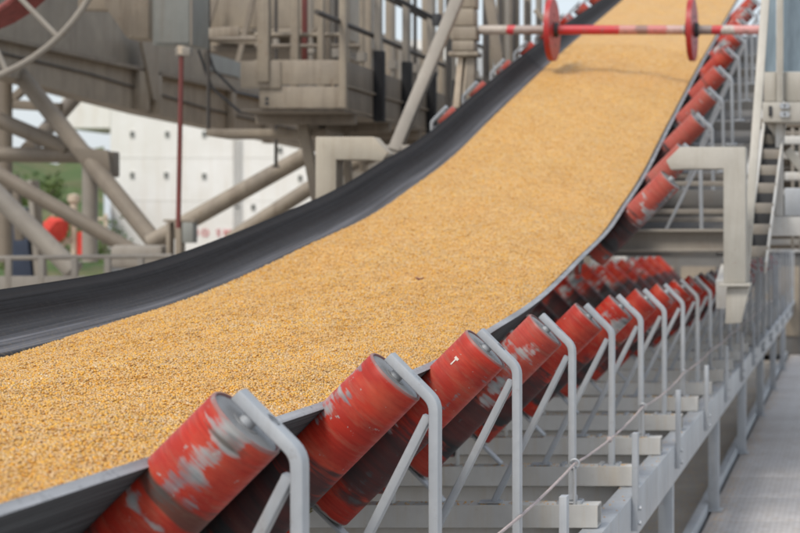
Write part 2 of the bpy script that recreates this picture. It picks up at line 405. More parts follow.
# ------------------------------------------------------------------ how the belt runs: level, then up the incline
def smooth_tab(ys, vals, k=.55):
    g = np.arange(1, 32, .05); v = np.interp(g, ys, vals)
    e = vals[-1] + (g - ys[-1]) * (vals[-1] - vals[-2]) / (ys[-1] - ys[-2]); v = np.where(g > ys[-1], e, v)
    w = int(k / .05); ker = np.ones(2 * w + 1) / (2 * w + 1)
    return g, np.convolve(np.pad(v, w, mode='edge'), ker, 'valid')
def track(pts, xfun):
    ys, zs = [], []
    for px, py in pts:
        y = 9.0
        for _ in range(40): y = F * xfun(y) / (px - 848)
        ys.append(y); zs.append((236 - py) / F * y)
    return ys, zs
XR = lambda y: float(np.interp(y, [6.5, 12.4], [-1.268, -1.383]))
ry, rz = track([(483.5, 330.5), (528.5, 304.6), (556, 280.6), (580, 255.5), (609, 228), (634.4, 189.5), (648.5, 166), (664, 134), (701, 63), (734, 5.5)], XR)
LEFT = [(60, 284.5), (150, 262), (206, 243), (262.6, 222), (300, 207), (356, 176), (393, 155), (430, 131.5), (458, 108), (486, 84), (514, 61), (600, 0)]
gR = smooth_tab([1, 5, 6.2] + ry, [-.40, -.40, -.385] + rz)
ZR = lambda y: float(np.interp(y, *gR))
eR = lambda y: float(np.interp(y, [6.5, 12.4], [-.40, -.514]))
def lift(y): return 0.0 if y < 5.6 else max(0.0, ZR(y) - eR(y))
def wing_pts():
    ys, us = [], []
    for px, py in LEFT:                       # where the far edge lies on its wing, which leans 45 degrees like the rollers
        best = min(np.arange(5, 28, .01), key=lambda y: abs((236 - py) / F * y + 3.13 - (848 - px) / F * y - lift(y)))
        ys.append(best); us.append((848 - px) / F * best - 2.37)
    return ys, us
wy, wu = wing_pts()
gU = smooth_tab([1, 6] + wy, [.56, .56] + wu, .9)
wing = lambda y: min(.60, max(.40, float(np.interp(y, *gU))))
XL = lambda y: -2.37 - wing(y)
ZL = lambda y: -.76 + wing(y) + lift(y)
Y_END = 27.5

# ------------------------------------------------------------------ the setting
g = MB().add([(-500, -60, 0), (300, -60, 0), (300, 700, 0), (-500, 700, 0)], [(0, 1, 2, 3)]).build('ground', 'concrete', loc=(0, 0, -.09)); tag(g, kind='structure')
hl = MB()
hp = []
for i in range(41):
    for j in range(13):
        y = 95 + j * 14; x = -.372 * y - (40 - i) * 2.6
        h = 11.5 * min(1, j / 9) ** .8 + 1.0 * math.sin(i * .7 + j * .4) * min(1, j / 4) + .6 * math.sin(i * 1.9 + 2) * min(1, j / 4)
        hp.append((x, y, h - .2))
hl.add(hp, [(i * 13 + j, (i + 1) * 13 + j, (i + 1) * 13 + j + 1, i * 13 + j + 1) for i in range(40) for j in range(12)])
tag(hl.build('hill', 'grass', smooth=True, angle=80), kind='structure')

wk = bpy.data.objects.new('walkway', None); C.objects.link(wk); wk.location = (-.93, 0, 0); tag(wk, kind='structure')
pl = MB().box(.0, 1.95, -.597, .597, -.04, 0).build('plate', 'walkway', wk, bevel=.003)
pl.location = (0, -.6, 0)
for i in range(1, 52):
    c = pl.copy(); C.objects.link(c); c.parent = wk; c.location = (0, -.6 + 1.2 * i, random.uniform(-.003, .003))

# ------------------------------------------------------------------ support frame
fr = empty('conveyor_support', (-2, 2, 0), 'long grey steel frame on legs carrying the row of red rollers beside the walkway', 'steel frame')
def channel(x_out, inward, y0, y1, zt, zb, tw=.008, fl=.085):
    m = MB(); s_ = inward
    m.prism([(x_out, zb), (x_out, zt), (x_out + s_ * fl, zt), (x_out + s_ * fl, zt - .012), (x_out + s_ * tw, zt - .012), (x_out + s_ * tw, zb + .012), (x_out + s_ * fl, zb + .012), (x_out + s_ * fl, zb)], 'y', y0, y1)
    return m
ZT, ZB = .828, .640
o = channel(1.128, -1, 0, 26.0, ZT, ZB).build('stringer', 'galv', fr, bevel=.003)
o = channel(1.128, -1, 26.006, 68, ZT, ZB).build('stringer', 'galv', fr)
o = channel(-1.128, 1, 0, 68, ZT, ZB).build('stringer', 'galv', fr)
sp = MB().box(1.1282, 1.136, 4.32, 4.62, ZB + .02, ZT - .02).build('splice_plate', 'galv', fr, bevel=.002)
bl = MB()
for yy in (4.37, 4.43, 4.51, 4.57):
    for zz in (.69, .735, .78): bl.bolt((1.136, yy, zz), (1, 0, 0), .012, .012)
bl.build('bolt', 'galv', sp)
leg = MB(); leg.box(1.045, 1.118, -.045, .045, 0.012, ZB - .003)
leg = leg.build('leg', 'galv', fr, bevel=.004)
ft = MB().box(1.02, 1.14, -.07, .07, .0, .012).build('foot_plate', 'galv', leg, bevel=.002)
leg.location = (0, 10.1 - 3.6 * 1 - 2, 0)
legs = [leg]
for i in range(2, 17):
    c = leg.copy(); C.objects.link(c); c.parent = fr; c.location = (0, 10.1 + 3.6 * (i - 2) - 2, 0)
    d = ft.copy(); C.objects.link(d); d.parent = c
for i in range(1, 17):
    c = leg.copy(); C.objects.link(c); c.parent = fr; c.location = (-2.163, 10.1 + 3.6 * (i - 2) - 2, 0)
st = MB().box(1.129, 1.153, -.026, .026, .70, 1.095).build('stanchion', 'galv', fr, bevel=.002)
sb = MB()
for zz in (.73, .79): sb.bolt((1.153, 0, zz), (1, 0, 0), .011, .012)
sb = sb.build('bolt', 'galv', st)
st.location = (0, 6.05 - 2, 0)
for i in range(1, 26):
    c = st.copy(); C.objects.link(c); c.parent = fr; c.location = (0, 6.05 + 2.03 * i - 2, random.uniform(-.012, .012)); c.rotation_euler = (random.uniform(-.012, .012), 0, 0)
    if i < 9:
        d = sb.copy(); C.objects.link(d); d.parent = c
tie = MB().box(-1.04, 1.03, .012, .075, .705, .822).build('tie_beam', 'galv_dusty', fr, bevel=.003); tie.location = (0, 3.64 - 2, 0)
for i in range(1, 23):
    c = tie.copy(); C.objects.link(c); c.parent = fr; c.location = (0, 3.64 + 1.2 * i - 2, 0)
    if i > 1 and i % 2: MB().box(-1.04, 1.035, 3.64 + 1.2 * i - 1.45, 3.64 + 1.2 * i - 1.39, .645, .70).build('tie_bar', 'galv_dusty', fr)

# kerb rail along the walkway's edge
kr = empty('kerb_rail', (-1.0, 0, -.09), 'low grey kerb rail running along the edge of the walkway', 'kerb rail')
channel(.045, -1, 0, 66, .15, .0, .006, .06).build('rail', 'galv', kr, bevel=.002)
kc = MB().box(-.05, .03, -.04, .04, .0, .075).build('clip', 'galv', kr); kc.location = (.0, 5, .15)
kc.location = (0.0, 5.0, .0)
for i in range(1, 14):
    c = kc.copy(); C.objects.link(c); c.parent = kr; c.location = (0, 5 + 3.6 * i, 0)

# ------------------------------------------------------------------ idler sets
RR, RL = .08, .68          # roller radius and length
def build_roll(name, parent, loc, roty):
    h = RL / 2
    prof = [(.072, h - .012), (.0735, h - .002), (.0745, h), (.0775, h), (RR, h - .004), (RR, h - .03), (RR, 0), (RR, -h + .03), (RR, -h + .004), (.0775, -h), (.0745, -h), (.0735, -h + .002), (.072, -h + .012)]
    r = MB().lathe(prof, 40).build(name, 'roll', parent, smooth=True, angle=40)
    r.location = loc; r.rotation_euler = (0, roty, 0)
    for s_ in (1, -1):
        d = MB().lathe([(0.0, h - .003), (.027, h - .003), (.030, h - .0075), (.062, h - .0075), (.066, h - .004), (.072, h - .004)], 32).build('end_disc', 'disc_end', r, smooth=True)
        if s_ < 0: d.rotation_euler = (R(180), 0, 0)
    MB().lathe([(0.0, -h - .02), (.016, -h - .02), (.016, h + .02), (0, h + .02)], 14).build('shaft', 'galv', r, smooth=True, angle=40)
    return r
def rel(X, Z): return Vector((X + 2.0, 0, Z + EYE - .83))     # (metres right of the eye, metres above the eye) -> idler's own space
E = Vector((-1.093, -.338)); S45 = math.sqrt(.5)
def build_idler(arm=True):
    root = empty('idler_set')
    cx = E.x - S45 * RL / 2; cz = E.y - S45 * RL / 2
    build_roll('wing_roll', root, rel(cx, cz), R(45))
    build_roll('wing_roll', root, rel(-4 - cx, cz), R(-45))
    build_roll('centre_roll', root, rel(-2, -.852), R(90))
    # outer brackets, braces, inner struts
    for sgn in (1, -1):
        f = lambda X, Z: Vector((sgn * (X + 2.0), 0, Z + EYE - .83))
        if arm:
            MB().rbar(arc_path(f(-1.108, -.289), f(-.997, -.400), f(-.997, -.9655), .022, 4), .024, .046, (0, 1, 0), .003).build('bracket', 'galv', root, smooth=True, angle=50)
            br = root.children[-1] if False else [c for c in C.objects if c.name.startswith('bracket')][-1]
            e0 = f(-1.0525, -.3445); ax_d = (f(-1.0, -.3) - f(-1.1, -.4)).normalized()
            MB().tube([e0 - ax_d * .001, e0 + ax_d * .012], .017, 6).build('nut', 'galv', br)
            MB().box(f(-1.03, 0).x, f(-.962, 0).x, -.032, .032, .0838, .090).build('base_plate', 'galv', br, bevel=.002)
            b = MB().rbar([f(-1.016, -.436), f(-1.283, -.9655)], .022, .036, (0, 1, 0), .003).build('brace', 'galv', root, smooth=True, angle=50)
            MB().box(sgn * (-1.283 + 2) - .05, sgn * (-1.283 + 2) + .03, -.035, .035, .0862, .092).build('weld_foot', 'galv', b)
        if not arm: continue
        MB().bar(f(-1.618, -.803), f(-1.462, -.961), .012, .055, (0, 1, 0)).build('inner_strut', 'galv', root, bevel=.003)
        MB().bar(f(-1.648, -.80), f(-1.648, -.9665), .010, .05, (0, 1, 0)).build('inner_post', 'galv_dusty', root, bevel=.002)
    if not arm: return root
    # hollow cross beam
    w, t, z0, z1 = .055, .006, .002, .083
    m = MB()
    outer = [(-w, z0), (w, z0), (w, z1), (-w, z1)]; inner = [(-w + t, z0 + t), (w - t, z0 + t), (w - t, z1 - t), (-w + t, z1 - t)]
    vs_ = [(x, a, b) for x in (-1.16, 1.10) for (a, b) in outer] + [(x, a, b) for x in (-1.16, 1.10) for (a, b) in inner]
    fs_ = []
    for i in range(4):
        j = (i + 1) % 4
        fs_ += [(i, j, 4 + j, 4 + i), (8 + i, 12 + i, 12 + j, 8 + j), (i, 8 + i, 8 + j, j), (4 + i, 4 + j, 12 + j, 12 + i)]
    m.add(vs_, fs_)
    beam = m.build('cross_beam', 'galv_dusty', root)
    bb = MB()
    for x in (.80, .96, 1.03):
        for yy in (-.03, .03): bb.bolt((x, yy, .083), (0, 0, 1), .011, .012)
    bb.build('bolt', 'galv', beam)
    return root

SPC, Y0 = 1.2, 3.64
pose = {}
proto = build_idler(); register(proto)
G_FLAT = 'idler sets in the level row along the walkway'
near = [
    ('red idler roller with a white scuff, lowest and largest in the row beside the corn', (2.74, .08, .015, -.10)),
    ('second largest red roller, between the largest one and the one with a white chip', (16.44, .05, .03, .04)),
    ('red roller with white chip and dark bands near its top edge', (10.96, .12, .055, .10)),
    ('faded red roller just where the belt begins to lift off the row', (28.77, .30, .045, -.04)),
    ('first red roller past the point where the belt has lifted, fifth up the row', (38.36, .1, .075, .03)),
    ('sixth red and grey roller up the row, under the lifted belt', (41.1, .0, .05, .05)),
    ('seventh red and grey roller up the row, below the lowest tripper roller', (23.3, .1, .04, .04)),
    ('eighth red roller up the row, just before the pale tripper foot', (9.59, .1, .03, .02)),
    ('ninth red roller up the row, close beside the pale tripper foot', 17.9),
    ('tenth red roller up the row, its bracket just ahead of the pale tripper foot', 30.3),
]
def place_idler(o, y, label, group, wear=None, z=.83, tilt=0.0):
    o.location = (-2, y, z); o.rotation_euler = (tilt, 0, 0)
    tag(o, label, 'conveyor idler', group)
    if not isinstance(wear, tuple): wear = (random.uniform(0, 40) if wear is None else wear, 0, 0, 0)
    for n, ch in enumerate(o.children):
        if 'roll' in ch.name:
            first = n == 0
            ch['wear'] = float(wear[0]) + 5.5 * n; ch['fade'] = float(wear[1]); ch['bare'] = float(wear[2] if first else random.uniform(-.10, .0)); ch['band'] = float(wear[3] if first else random.uniform(-.10, .0))
        else:
            ch.rotation_euler = (random.uniform(-.006, .006), random.uniform(-.004, .004), random.uniform(-.012, .012)) if ch.name.startswith('bracket') else ch.rotation_euler
ids = []
for k in range(0, 23):
    if k == 0: o = proto
    else:
        o = proto.copy(); C.objects.link(o)
        for ch in KIDS[proto.name]: copy_tree_child(ch, o, 9 if k < 12 else 0)
    lab, wear = near[k] if k < len(near) else ('red and grey idler in the far receding row beyond the tripper foot', None)
    place_idler(o, Y0 + SPC * k, lab, G_FLAT, wear)
    ids.append(o)

# the chip of white paint on the third roller
r2 = [c for c in ids[2].children if c.name.startswith('wing_roll')][0]
ch_m = MB()
for (a0, a1, z0, z1) in ((-2, 9, .264, .2715), (2, 5, .243, .264)):
    vs_, fs_ = [], []
    for i in range(4):
        a = R(-118 + a0 + (a1 - a0) * i / 3)
        for z in (z0, z1):
            for rr in (RR - .001, RR + .0012): vs_.append((rr * math.cos(a), rr * math.sin(a), z))
    for i in range(3):
        b = i * 4; fs_ += [(b + 1, b + 3, b + 7, b + 5), (b, b + 4, b + 6, b + 2), (b, b + 1, b + 5, b + 4), (b + 2, b + 6, b + 7, b + 3)]
    ch_m.add(vs_, fs_)
ch_m.build('paint_chip', 'chip', r2)

# ------------------------------------------------------------------ belt and corn
belt = empty('conveyor_belt', (-2, 3, 1.1), 'black rubber trough belt full of yellow corn curving up out of the level run', 'conveyor belt')
ysb = list(np.arange(1.9, Y_END, .1))
def belt_line(y):
    """the belt's upper face across its width, right edge to left edge: (x, z above the eye)"""
    L = lift(y)
    key = [(XR(y), ZR(y)), (-1.63, -.762 + L), (-2.37, -.762 + L), (XL(y), ZL(y))]
    pts = []
    for a, b, n in ((0, 1, 7), (1, 2, 9), (2, 3, 10)):
        for i in range(n): pts.append((key[a][0] + (key[b][0] - key[a][0]) * i / n, key[a][1] + (key[b][1] - key[a][1]) * i / n))
    pts.append(key[3])
    pts = np.array(pts); sm = pts.copy()
    for _ in range(3): sm[1:-1] = (sm[:-2] + 2 * sm[1:-1] + sm[2:]) / 4
    return sm
TH = .020
top, bot, uvu = [], [], None
for y in ysb:
    p = belt_line(y); d = np.gradient(p, axis=0); nrm = np.stack([d[:, 1], -d[:, 0]], 1); nrm /= np.linalg.norm(nrm, axis=1)[:, None]
    if nrm[len(p) // 2][1] < 0: nrm = -nrm
    if uvu is None:
        s_ = np.concatenate([[0], np.cumsum(np.linalg.norm(np.diff(p, axis=0), axis=1))]); uvu = s_ / s_[-1]
    sag = .004 * math.sin((y - Y0) / SPC * 2 * math.pi) if y < 6 else 0
    top.append([(a + 2, y - 3, b + EYE - 1.1) for a, b in p]); bot.append([(a - n0 * TH + 2, y - 3, b - n1 * TH + EYE - 1.1) for (a, b), (n0, n1) in zip(p, nrm)])
nx, ny = len(uvu), len(ysb)
def strip(grid, name, mat, flip=False):
    vs_ = [v for row in grid for v in row]; k = len(grid[0]); fs_ = []
    for i in range(len(grid) - 1):
        for j in range(k - 1):
            q = (i * k + j, i * k + j + 1, (i + 1) * k + j + 1, (i + 1) * k + j); fs_.append(q[::-1] if flip else q)
    return vs_, fs_
def belt_mesh():
    me = bpy.data.meshes.new('sheet')
    v1, f1 = strip(top, '', ''); v2, f2 = strip(bot, '', '', True)
    nv = len(v1); vs_ = v1 + v2; fs_ = f1 + [tuple(i + nv for i in f) for f in f2]; n_face = len(fs_)
    edge = []
    for i in range(ny - 1):
        a, b = i * nx, (i + 1) * nx; edge.append((a, b, nv + b, nv + a))
        a, b = i * nx + nx - 1, (i + 1) * nx + nx - 1; edge.append((b, a, nv + a, nv + b))
    for j in range(nx - 1):
        edge.append((j + 1, j, nv + j, nv + j + 1)); a = (ny - 1) * nx + j; edge.append((a, a + 1, nv + a + 1, nv + a))
    me.from_pydata(vs_, [], fs_ + edge); me.update()
    uv = me.uv_layers.new(name='UVMap')
    for poly in me.polygons:
        poly.use_smooth = True
        if poly.index >= n_face: poly.material_index = 1
        for li in poly.loop_indices:
            vi = me.loops[li].vertex_index % nv
            uv.data[li].uv = (uvu[vi % nx], ysb[vi // nx])
    me.materials.append(M['belt']); me.materials.append(M['belt_edge'])
    me.set_sharp_from_angle(angle=R(40))
    o = bpy.data.objects.new('sheet', me); C.objects.link(o); o.parent = belt
belt_mesh()

def corn_line(y, n=44):
    p = belt_line(y); xl = -2.705
    xr = XR(y) - .030
    order = p[::-1]
    zb = lambda x: float(np.interp(x, order[:, 0], order[:, 1]))
    zl, zr = zb(xl) + .004, zb(xr) + .004
    out = []
    for i in range(n + 1):
        t = i / n; x = xr + (xl - xr) * t
        z = zr + (zl - zr) * t + .052 * (1 - (2 * t - 1) ** 2) + (.010 * math.sin(y * 2.3 + 4 * t) + .007 * math.sin(y * 5.1 - 6 * t + 1) + .006 * math.sin(t * 19 + y * .9)) * min(1, 6 * t, 6 * (1 - t))
        out.append((x, z))
    return out
def corn_obj():
    ysc = np.arange(1.95, Y_END - .05, .045)
    lines = np.array([corn_line(y) for y in ysc])                      # ny, nx, 2
    k = lines.shape[1]
    yy = np.repeat(ysc[:, None], k, 1)
    xx, zz = lines[:, :, 0], lines[:, :, 1] + EYE
    def lump(x, y):
        return (.006 * np.sin(x * 21 + 3 * np.sin(y * 4)) * np.sin(y * 17 + 2 * np.sin(x * 9)) + .004 * np.sin(x * 47 + y * 31) * np.sin(y * 39 - x * 13)
                + .004 * np.sin(y * 6.1 + x * 3.3))
    wt = np.linspace(0, 1, k); wt = np.clip(np.minimum(wt, 1 - wt) * 12, 0, 1)[None, :]
    zz = zz + lump(xx, yy) * wt + rng.normal(0, .0012, zz.shape) * wt
    base_v = np.stack([xx, yy, zz], 2).reshape(-1, 3)
    ii, jj = np.meshgrid(np.arange(len(ysc) - 1), np.arange(k - 1), indexing='ij')
    a = (ii * k + jj).ravel(); base_f = np.stack([a, a + 1, a + k + 1, a + k], 1)
    # kernels: small wedge-shaped lumps lying on the heap, closer ones only
    N = 210000
    u = rng.random(N); y = np.where(u < .72, 2.5 + 6.0 * (u / .72) ** 1.1, 8.5 + 11 * ((u - .72) / .28) ** 1.8)
    t = np.clip(rng.random(N), .0, 1)
    fi = (y - ysc[0]) / .045; i0 = fi.astype(int); fr_ = fi - i0; fj = t * (k - 1); j0 = np.minimum(fj.astype(int), k - 2); fj = fj - j0
    G = np.stack([xx, yy, zz], 2)
    p = (G[i0, j0] * ((1 - fr_) * (1 - fj))[:, None] + G[i0 + 1, j0] * (fr_ * (1 - fj))[:, None] + G[i0, j0 + 1] * ((1 - fr_) * fj)[:, None] + G[i0 + 1, j0 + 1] * (fr_ * fj)[:, None])
    p[:, 2] += rng.uniform(-.0012, .0022, N)
    # unit kernel: broad crown, pointed tip, flattened (7 vertices, 10 triangles)
    kv = np.array([(0, 0, .55), (1.0, .0, .0), (.45, .82, .05), (-.75, .70, 0), (-1.0, -.0, .1), (-.6, -.74, 0), (.5, -.8, .05), (0, 0, -.5)])
    kf = np.array([(0, 1, 2), (0, 2, 3), (0, 3, 4), (0, 4, 5), (0, 5, 6), (0, 6, 1), (7, 2, 1), (7, 3, 2), (7, 4, 3), (7, 5, 4), (7, 6, 5), (7, 1, 6)])
    sc = np.stack([rng.uniform(.0044, .0056, N), rng.uniform(.0040, .0052, N), rng.uniform(.0038, .0050, N)], 1)
    ang = np.stack([rng.normal(0, .7, N), rng.normal(0, .7, N), rng.uniform(0, 2 * np.pi, N)], 1)
    def rot(v, ang):
        cx, sx = np.cos(ang[:, 0]), np.sin(ang[:, 0]); cy, sy = np.cos(ang[:, 1]), np.sin(ang[:, 1]); cz, sz = np.cos(ang[:, 2]), np.sin(ang[:, 2])
        x, y_, z = v[..., 0], v[..., 1], v[..., 2]
        x, y_ = x * cz[:, None] - y_ * sz[:, None], x * sz[:, None] + y_ * cz[:, None]
        y_, z = y_ * cx[:, None] - z * sx[:, None], y_ * sx[:, None] + z * cx[:, None]
        x, z = x * cy[:, None] + z * sy[:, None], -x * sy[:, None] + z * cy[:, None]
        return np.stack([x, y_, z], 2)
    kk = rot(kv[None] * sc[:, None, :], ang) + p[:, None, :]
    nb = len(base_v); nk = len(kv)
    verts = np.concatenate([base_v, kk.reshape(-1, 3)])
    kfaces = (kf[None] + (np.arange(N) * nk)[:, None, None] + nb).reshape(-1, 3)
    me = bpy.data.meshes.new('corn')
    me.vertices.add(len(verts)); me.vertices.foreach_set('co', verts.astype(np.float32).ravel())
    loops = np.concatenate([base_f.ravel(), kfaces.ravel()])
    starts = np.concatenate([np.arange(len(base_f)) * 4, len(base_f) * 4 + np.arange(len(kfaces)) * 3])
    me.loops.add(len(loops)); me.loops.foreach_set('vertex_index', loops.astype(np.int32))
    me.polygons.add(len(starts)); me.polygons.foreach_set('loop_start', starts.astype(np.int32))
    me.polygons.foreach_set('use_smooth', np.ones(len(starts), dtype=bool))
    me.update(calc_edges=True)
    tint = np.concatenate([np.zeros(nb), np.repeat(rng.random(N), nk)]).astype(np.float32)
    isk = np.concatenate([np.zeros(nb), np.ones(N * nk)]).astype(np.float32)
    for nm, arr in (('tint', tint), ('kernel', isk)):
        at = me.attributes.new(nm, 'FLOAT', 'POINT'); at.data.foreach_set('value', arr)
    me.materials.append(M['corn']); me.validate()
    o = bpy.data.objects.new('corn', me); C.objects.link(o)
    tag(o, 'loose yellow corn kernels heaped along the black belt', 'corn', kind='stuff')
corn_obj()

# ------------------------------------------------------------------ pull cord
pc = empty('pull_cord', (-.985, 2.4, 1.06), 'thin pale emergency cord strung through rings on the roller brackets', 'cord')
ring_y = [Y0 + SPC * k - .035 for k in (-1, 1, 3, 5, 7, 9, 11, 13, 15, 17, 19, 21)]
path = []
for a, b in zip(ring_y[:-1], ring_y[1:]):
    for i in range(8):
        t = i / 8; path.append((0, a + (b - a) * t - 2.4, -.022 * 4 * t * (1 - t) * (1 if a < 12 else .6)))
path.append((0, ring_y[-1] - 2.4, 0))
MB().tube(path, .0048, 8).build('rope', 'rope', pc, smooth=True)
m = MB(); torus = []
for i in range(12):
    a = 2 * math.pi * i / 12; torus.append((.016 * math.cos(a), 0, .016 * math.sin(a)))
m.tube(torus + [torus[0]], .0042, 6, False)
m.tube([(0, 0, -.016), (0, 0, -.155)], .0055, 8); m.tube([(0, 0, -.155), (0, 0, -.172)], .011, 6); m.box(-.022, .008, .004, .02, -.13, -.115)
eb = m.build('eye_bolt', 'galv', pc, smooth=True, angle=40); eb.location = (0, ring_y[1] - 2.4, 0)
for yy in ring_y[2:]:
    c = eb.copy(); C.objects.link(c); c.parent = pc; c.location = (0, yy - 2.4, 0)
kn = MB().lathe([(0, -.014), (.010, -.009), (.013, 0), (.010, .009), (0, .014)], 10).build('knot', 'rope', pc, smooth=True); kn.location = (0, ring_y[2] + 1.05 - 2.4, -.02)

# dry sprig caught on a beam
sg = empty('dry_sprig', (-1.94, Y0 + SPC * 3 - .07, .93), 'small dry green sprig caught on a cross beam beneath the rollers', 'sprig')
m = MB()
for i in range(16):
    a, b, c_ = random.uniform(-.03, .03), random.uniform(-.02, .01), random.uniform(-.06, .03)
    d = Vector((random.uniform(-1, 1), random.uniform(-.5, .2), random.uniform(-1, 1))).normalized() * .016; e = d.cross(Vector((0, 1, .3))).normalized() * .006
    q = Vector((a * (1 - abs(c_) * 6), b, c_)); m.add([q - d, q + e, q + d, q - e], [(0, 1, 2, 3)])
m.tube([(0, 0, -.075), (.004, -.006, -.02), (-.003, -.002, .03)], .0025, 6)
m.build('leaves', 'moss', sg)

# ------------------------------------------------------------------ tripper: incline frame, portals, upper idlers
tp = empty('tripper_carriage', (-2, 12.4, 0), 'pale steel tripper carriage whose portal and incline lift the loaded belt', 'tripper')
def tpl(v): return Vector(v) - Vector((-2, 12.4, 0))
def portal(xo, xi, zt, zb_arm, z_low, y0, y1, xtip, ztip, s_):
    """arm with a slanted end, and a post: outline in X-Z; xo outer face, xi inner face of the post"""
    pts = [(xo, z_low), (xo, zt), (xtip + s_ * .087, zt), (xtip, ztip), (xtip + s_ * .03, ztip - .055), (xtip + s_ * .125, zb_arm), (xi, zb_arm), (xi, z_low)]
    if s_ < 0: pts = pts[::-1]
    return MB().prism([(x + 2, z) for x, z in pts], 'y', y0 - 12.4, y1 - 12.4)
A = lambda py, y: EYE - (py - 236) / F * y
yp = 12.30
p1 = portal(-.628, -.765, A(147, yp), A(169, yp), A(283, yp), yp - .02, yp + .17, -1.118, A(161, yp), 1).build('portal', 'pale_paint', tp, bevel=.006)
p2 = portal(-3.345, -3.215, A(137, 12.6), A(160, 12.6), A(300, 12.6), 12.56, 12.74, -2.895, A(153, 12.6), -1).build('portal', 'beige_pale', tp, bevel=.006)
MB().box(-.79 + 2, -.60 + 2, yp - 12.45, yp - 12.2, A(286.5, yp), A(283, yp) - .001).build('base_plate', 'pale_paint', tp, bevel=.003)
MB().prism([(-.745 + 2, A(287, yp)), (-.605 + 2, A(287, yp)), (-.66 + 2, A(323, yp)), (-.755 + 2, A(324, yp))], 'y', yp - 12.41, yp - 12.27).build('foot', 'pale_paint', tp, bevel=.006)
# incline stringers follow the belt
for xo, mat in ((-.80, 'galv_dusty'), (-3.10, 'galv_dusty')):
    path = [Vector((xo + 2, y - 12.4, lift(y) + .84 - .11)) for y in np.arange(12.7, 27.3, .8)]
    MB().sweep(path, [(-.04, -.09), (.04, -.09), (.04, .09), (-.04, .09)], (0, 0, 1)).build('incline_stringer', mat, tp, bevel=.004)
for i in range(8):     # uprights below the incline
    y = 13.6 + 1.8 * i
    for xx in (-3.10,): MB().box(xx + 2 - .04, xx + 2 + .04, y - 12.4, y - 12.32, .95, lift(y) + .64).build('upright', 'galv_dusty', tp)
# main cross girder low under the belt, light upper flange
z0, z1 = A(252, 13.2), A(229, 13.2)
MB().prism([(13.16 - 12.4, z0), (13.30 - 12.4, z0), (13.30 - 12.4, z0 + .02), (13.24 - 12.4, z0 + .02), (13.24 - 12.4, z1 - .02), (13.30 - 12.4, z1 - .02), (13.30 - 12.4, z1), (13.16 - 12.4, z1), (13.16 - 12.4, z1 - .02), (13.22 - 12.4, z1 - .02), (13.22 - 12.4, z0 + .02), (13.16 - 12.4, z0 + .02)], 'x', -1.2, 1.25).build('cross_girder', 'tube_grey', tp, bevel=.003)
z0, z1 = A(206, 14.6), A(190, 14.6)
MB().box(-1.2, 1.25, 14.56 - 12.4, 14.66 - 12.4, z0, z1).build('cross_girder', 'deck_shade', tp, bevel=.004)
# cross girders up the incline, their shade put into the darker colour
for i in range(6):
    y = 15.4 + 1.7 * i; zz = lift(y) + .55
    MB().box(-1.15, 1.22, y - 12.4, y - 12.4 + .10, zz - .06, zz + .06).build('cross_girder', 'deck_shade', tp)
# diagonal strut leaning beside the incline
MB().bar(tpl((-.653, 12.62, A(285, 12.62))), tpl((-.545, 13.3, A(-8, 13.3))), .055, .05, (0, 1, 0)).build('leaning_strut', 'pale_paint', tp, bevel=.005)
for (ya, pa, pb) in ((13.7, 217, 222), (14.05, 209, 214), (14.3, 181, 186), (15.0, 174, 179)):
    MB().box(-1.2, 1.25, ya - 12.4, ya - 12.34, A(pb, ya), A(pa, ya)).build('cross_slat', 'tube_grey', tp, bevel=.003)
# deck sheets laid along the incline under the idlers
for i in range(8):
    y = 14.75 + 1.55 * i
    a, b = Vector((0, y - 12.4, lift(y) + .66)), Vector((0, y + 1.54 - 12.4, lift(y + 1.54) + .66))
    MB().sweep([a, b], [(-1.2, -.004), (1.26, -.004), (1.26, .004), (-1.2, .004)], (0, 0, 1)).build('deck_plate', 'deck_shade', tp)
# lowest upper idler sits in the portal's arms
G_UP = 'idler sets on the inclined tripper run'
WEAR_UP = [(2.74, .6, .07, -.1), (33.2, .85, -.12, -.1), (18.4, .7, -.10, -.1), (6.4, .65, -.03, 0), (24.8, .5, .10, .05), (36.1, .2, .24, .0), (2.2, .3, .0, 0), (9.9, 0, -.15, -.1), (14.6, .3, 0, 0), (27.3, .3, 0, 0)]
yu = [12.44 + 1.21 * i for i in range(10)]
up_lab = ['red and white worn roller held at the tip of the pale portal arm', 'pink faded roller just above the pale portal arm', 'dull red roller second above the pale portal arm',
          'dull red roller with a white chipped end, third above the portal arm', 'roller half bare steel half red, fourth above the portal arm', 'mostly bare dark steel roller just below the axle end',
          'roller partly behind the pink end of the red axle', 'bright orange red roller just above the end of the red axle', 'small red roller near the top of the incline', 'small red roller at the very top of the incline']
low = build_idler(arm=False); register(low)
for i, y in enumerate(yu):
    slope = math.atan2(lift(y + .3) - lift(y - .3), .6)
    if i == 0: o = low
    else: o = copy_tree(proto)
    place_idler(o, y, up_lab[i], G_UP, WEAR_UP[i], .83 + lift(y) - .035, slope)
    for ch in o.children:            # the far rollers of the incline stand out past the belt's edge
        if i > 1 and ch.name.startswith('wing_roll') and ch.location.x < 0: ch.location += Vector((-.055, 0, .055))
        if i > 1 and ch.name.startswith(('bracket', 'brace')) and ch.matrix_basis.translation.x == 0 and sum(v.co.x for v in ch.data.vertices) < 0: ch.location = (-.055, 0, .055)
        if ch.name.startswith(('cross_beam', 'inner_')): ch.material_slots[0].link = 'OBJECT'; ch.material_slots[0].material = M['deck_shade']  # swaps in the darker steel, so shade is painted onto these beams

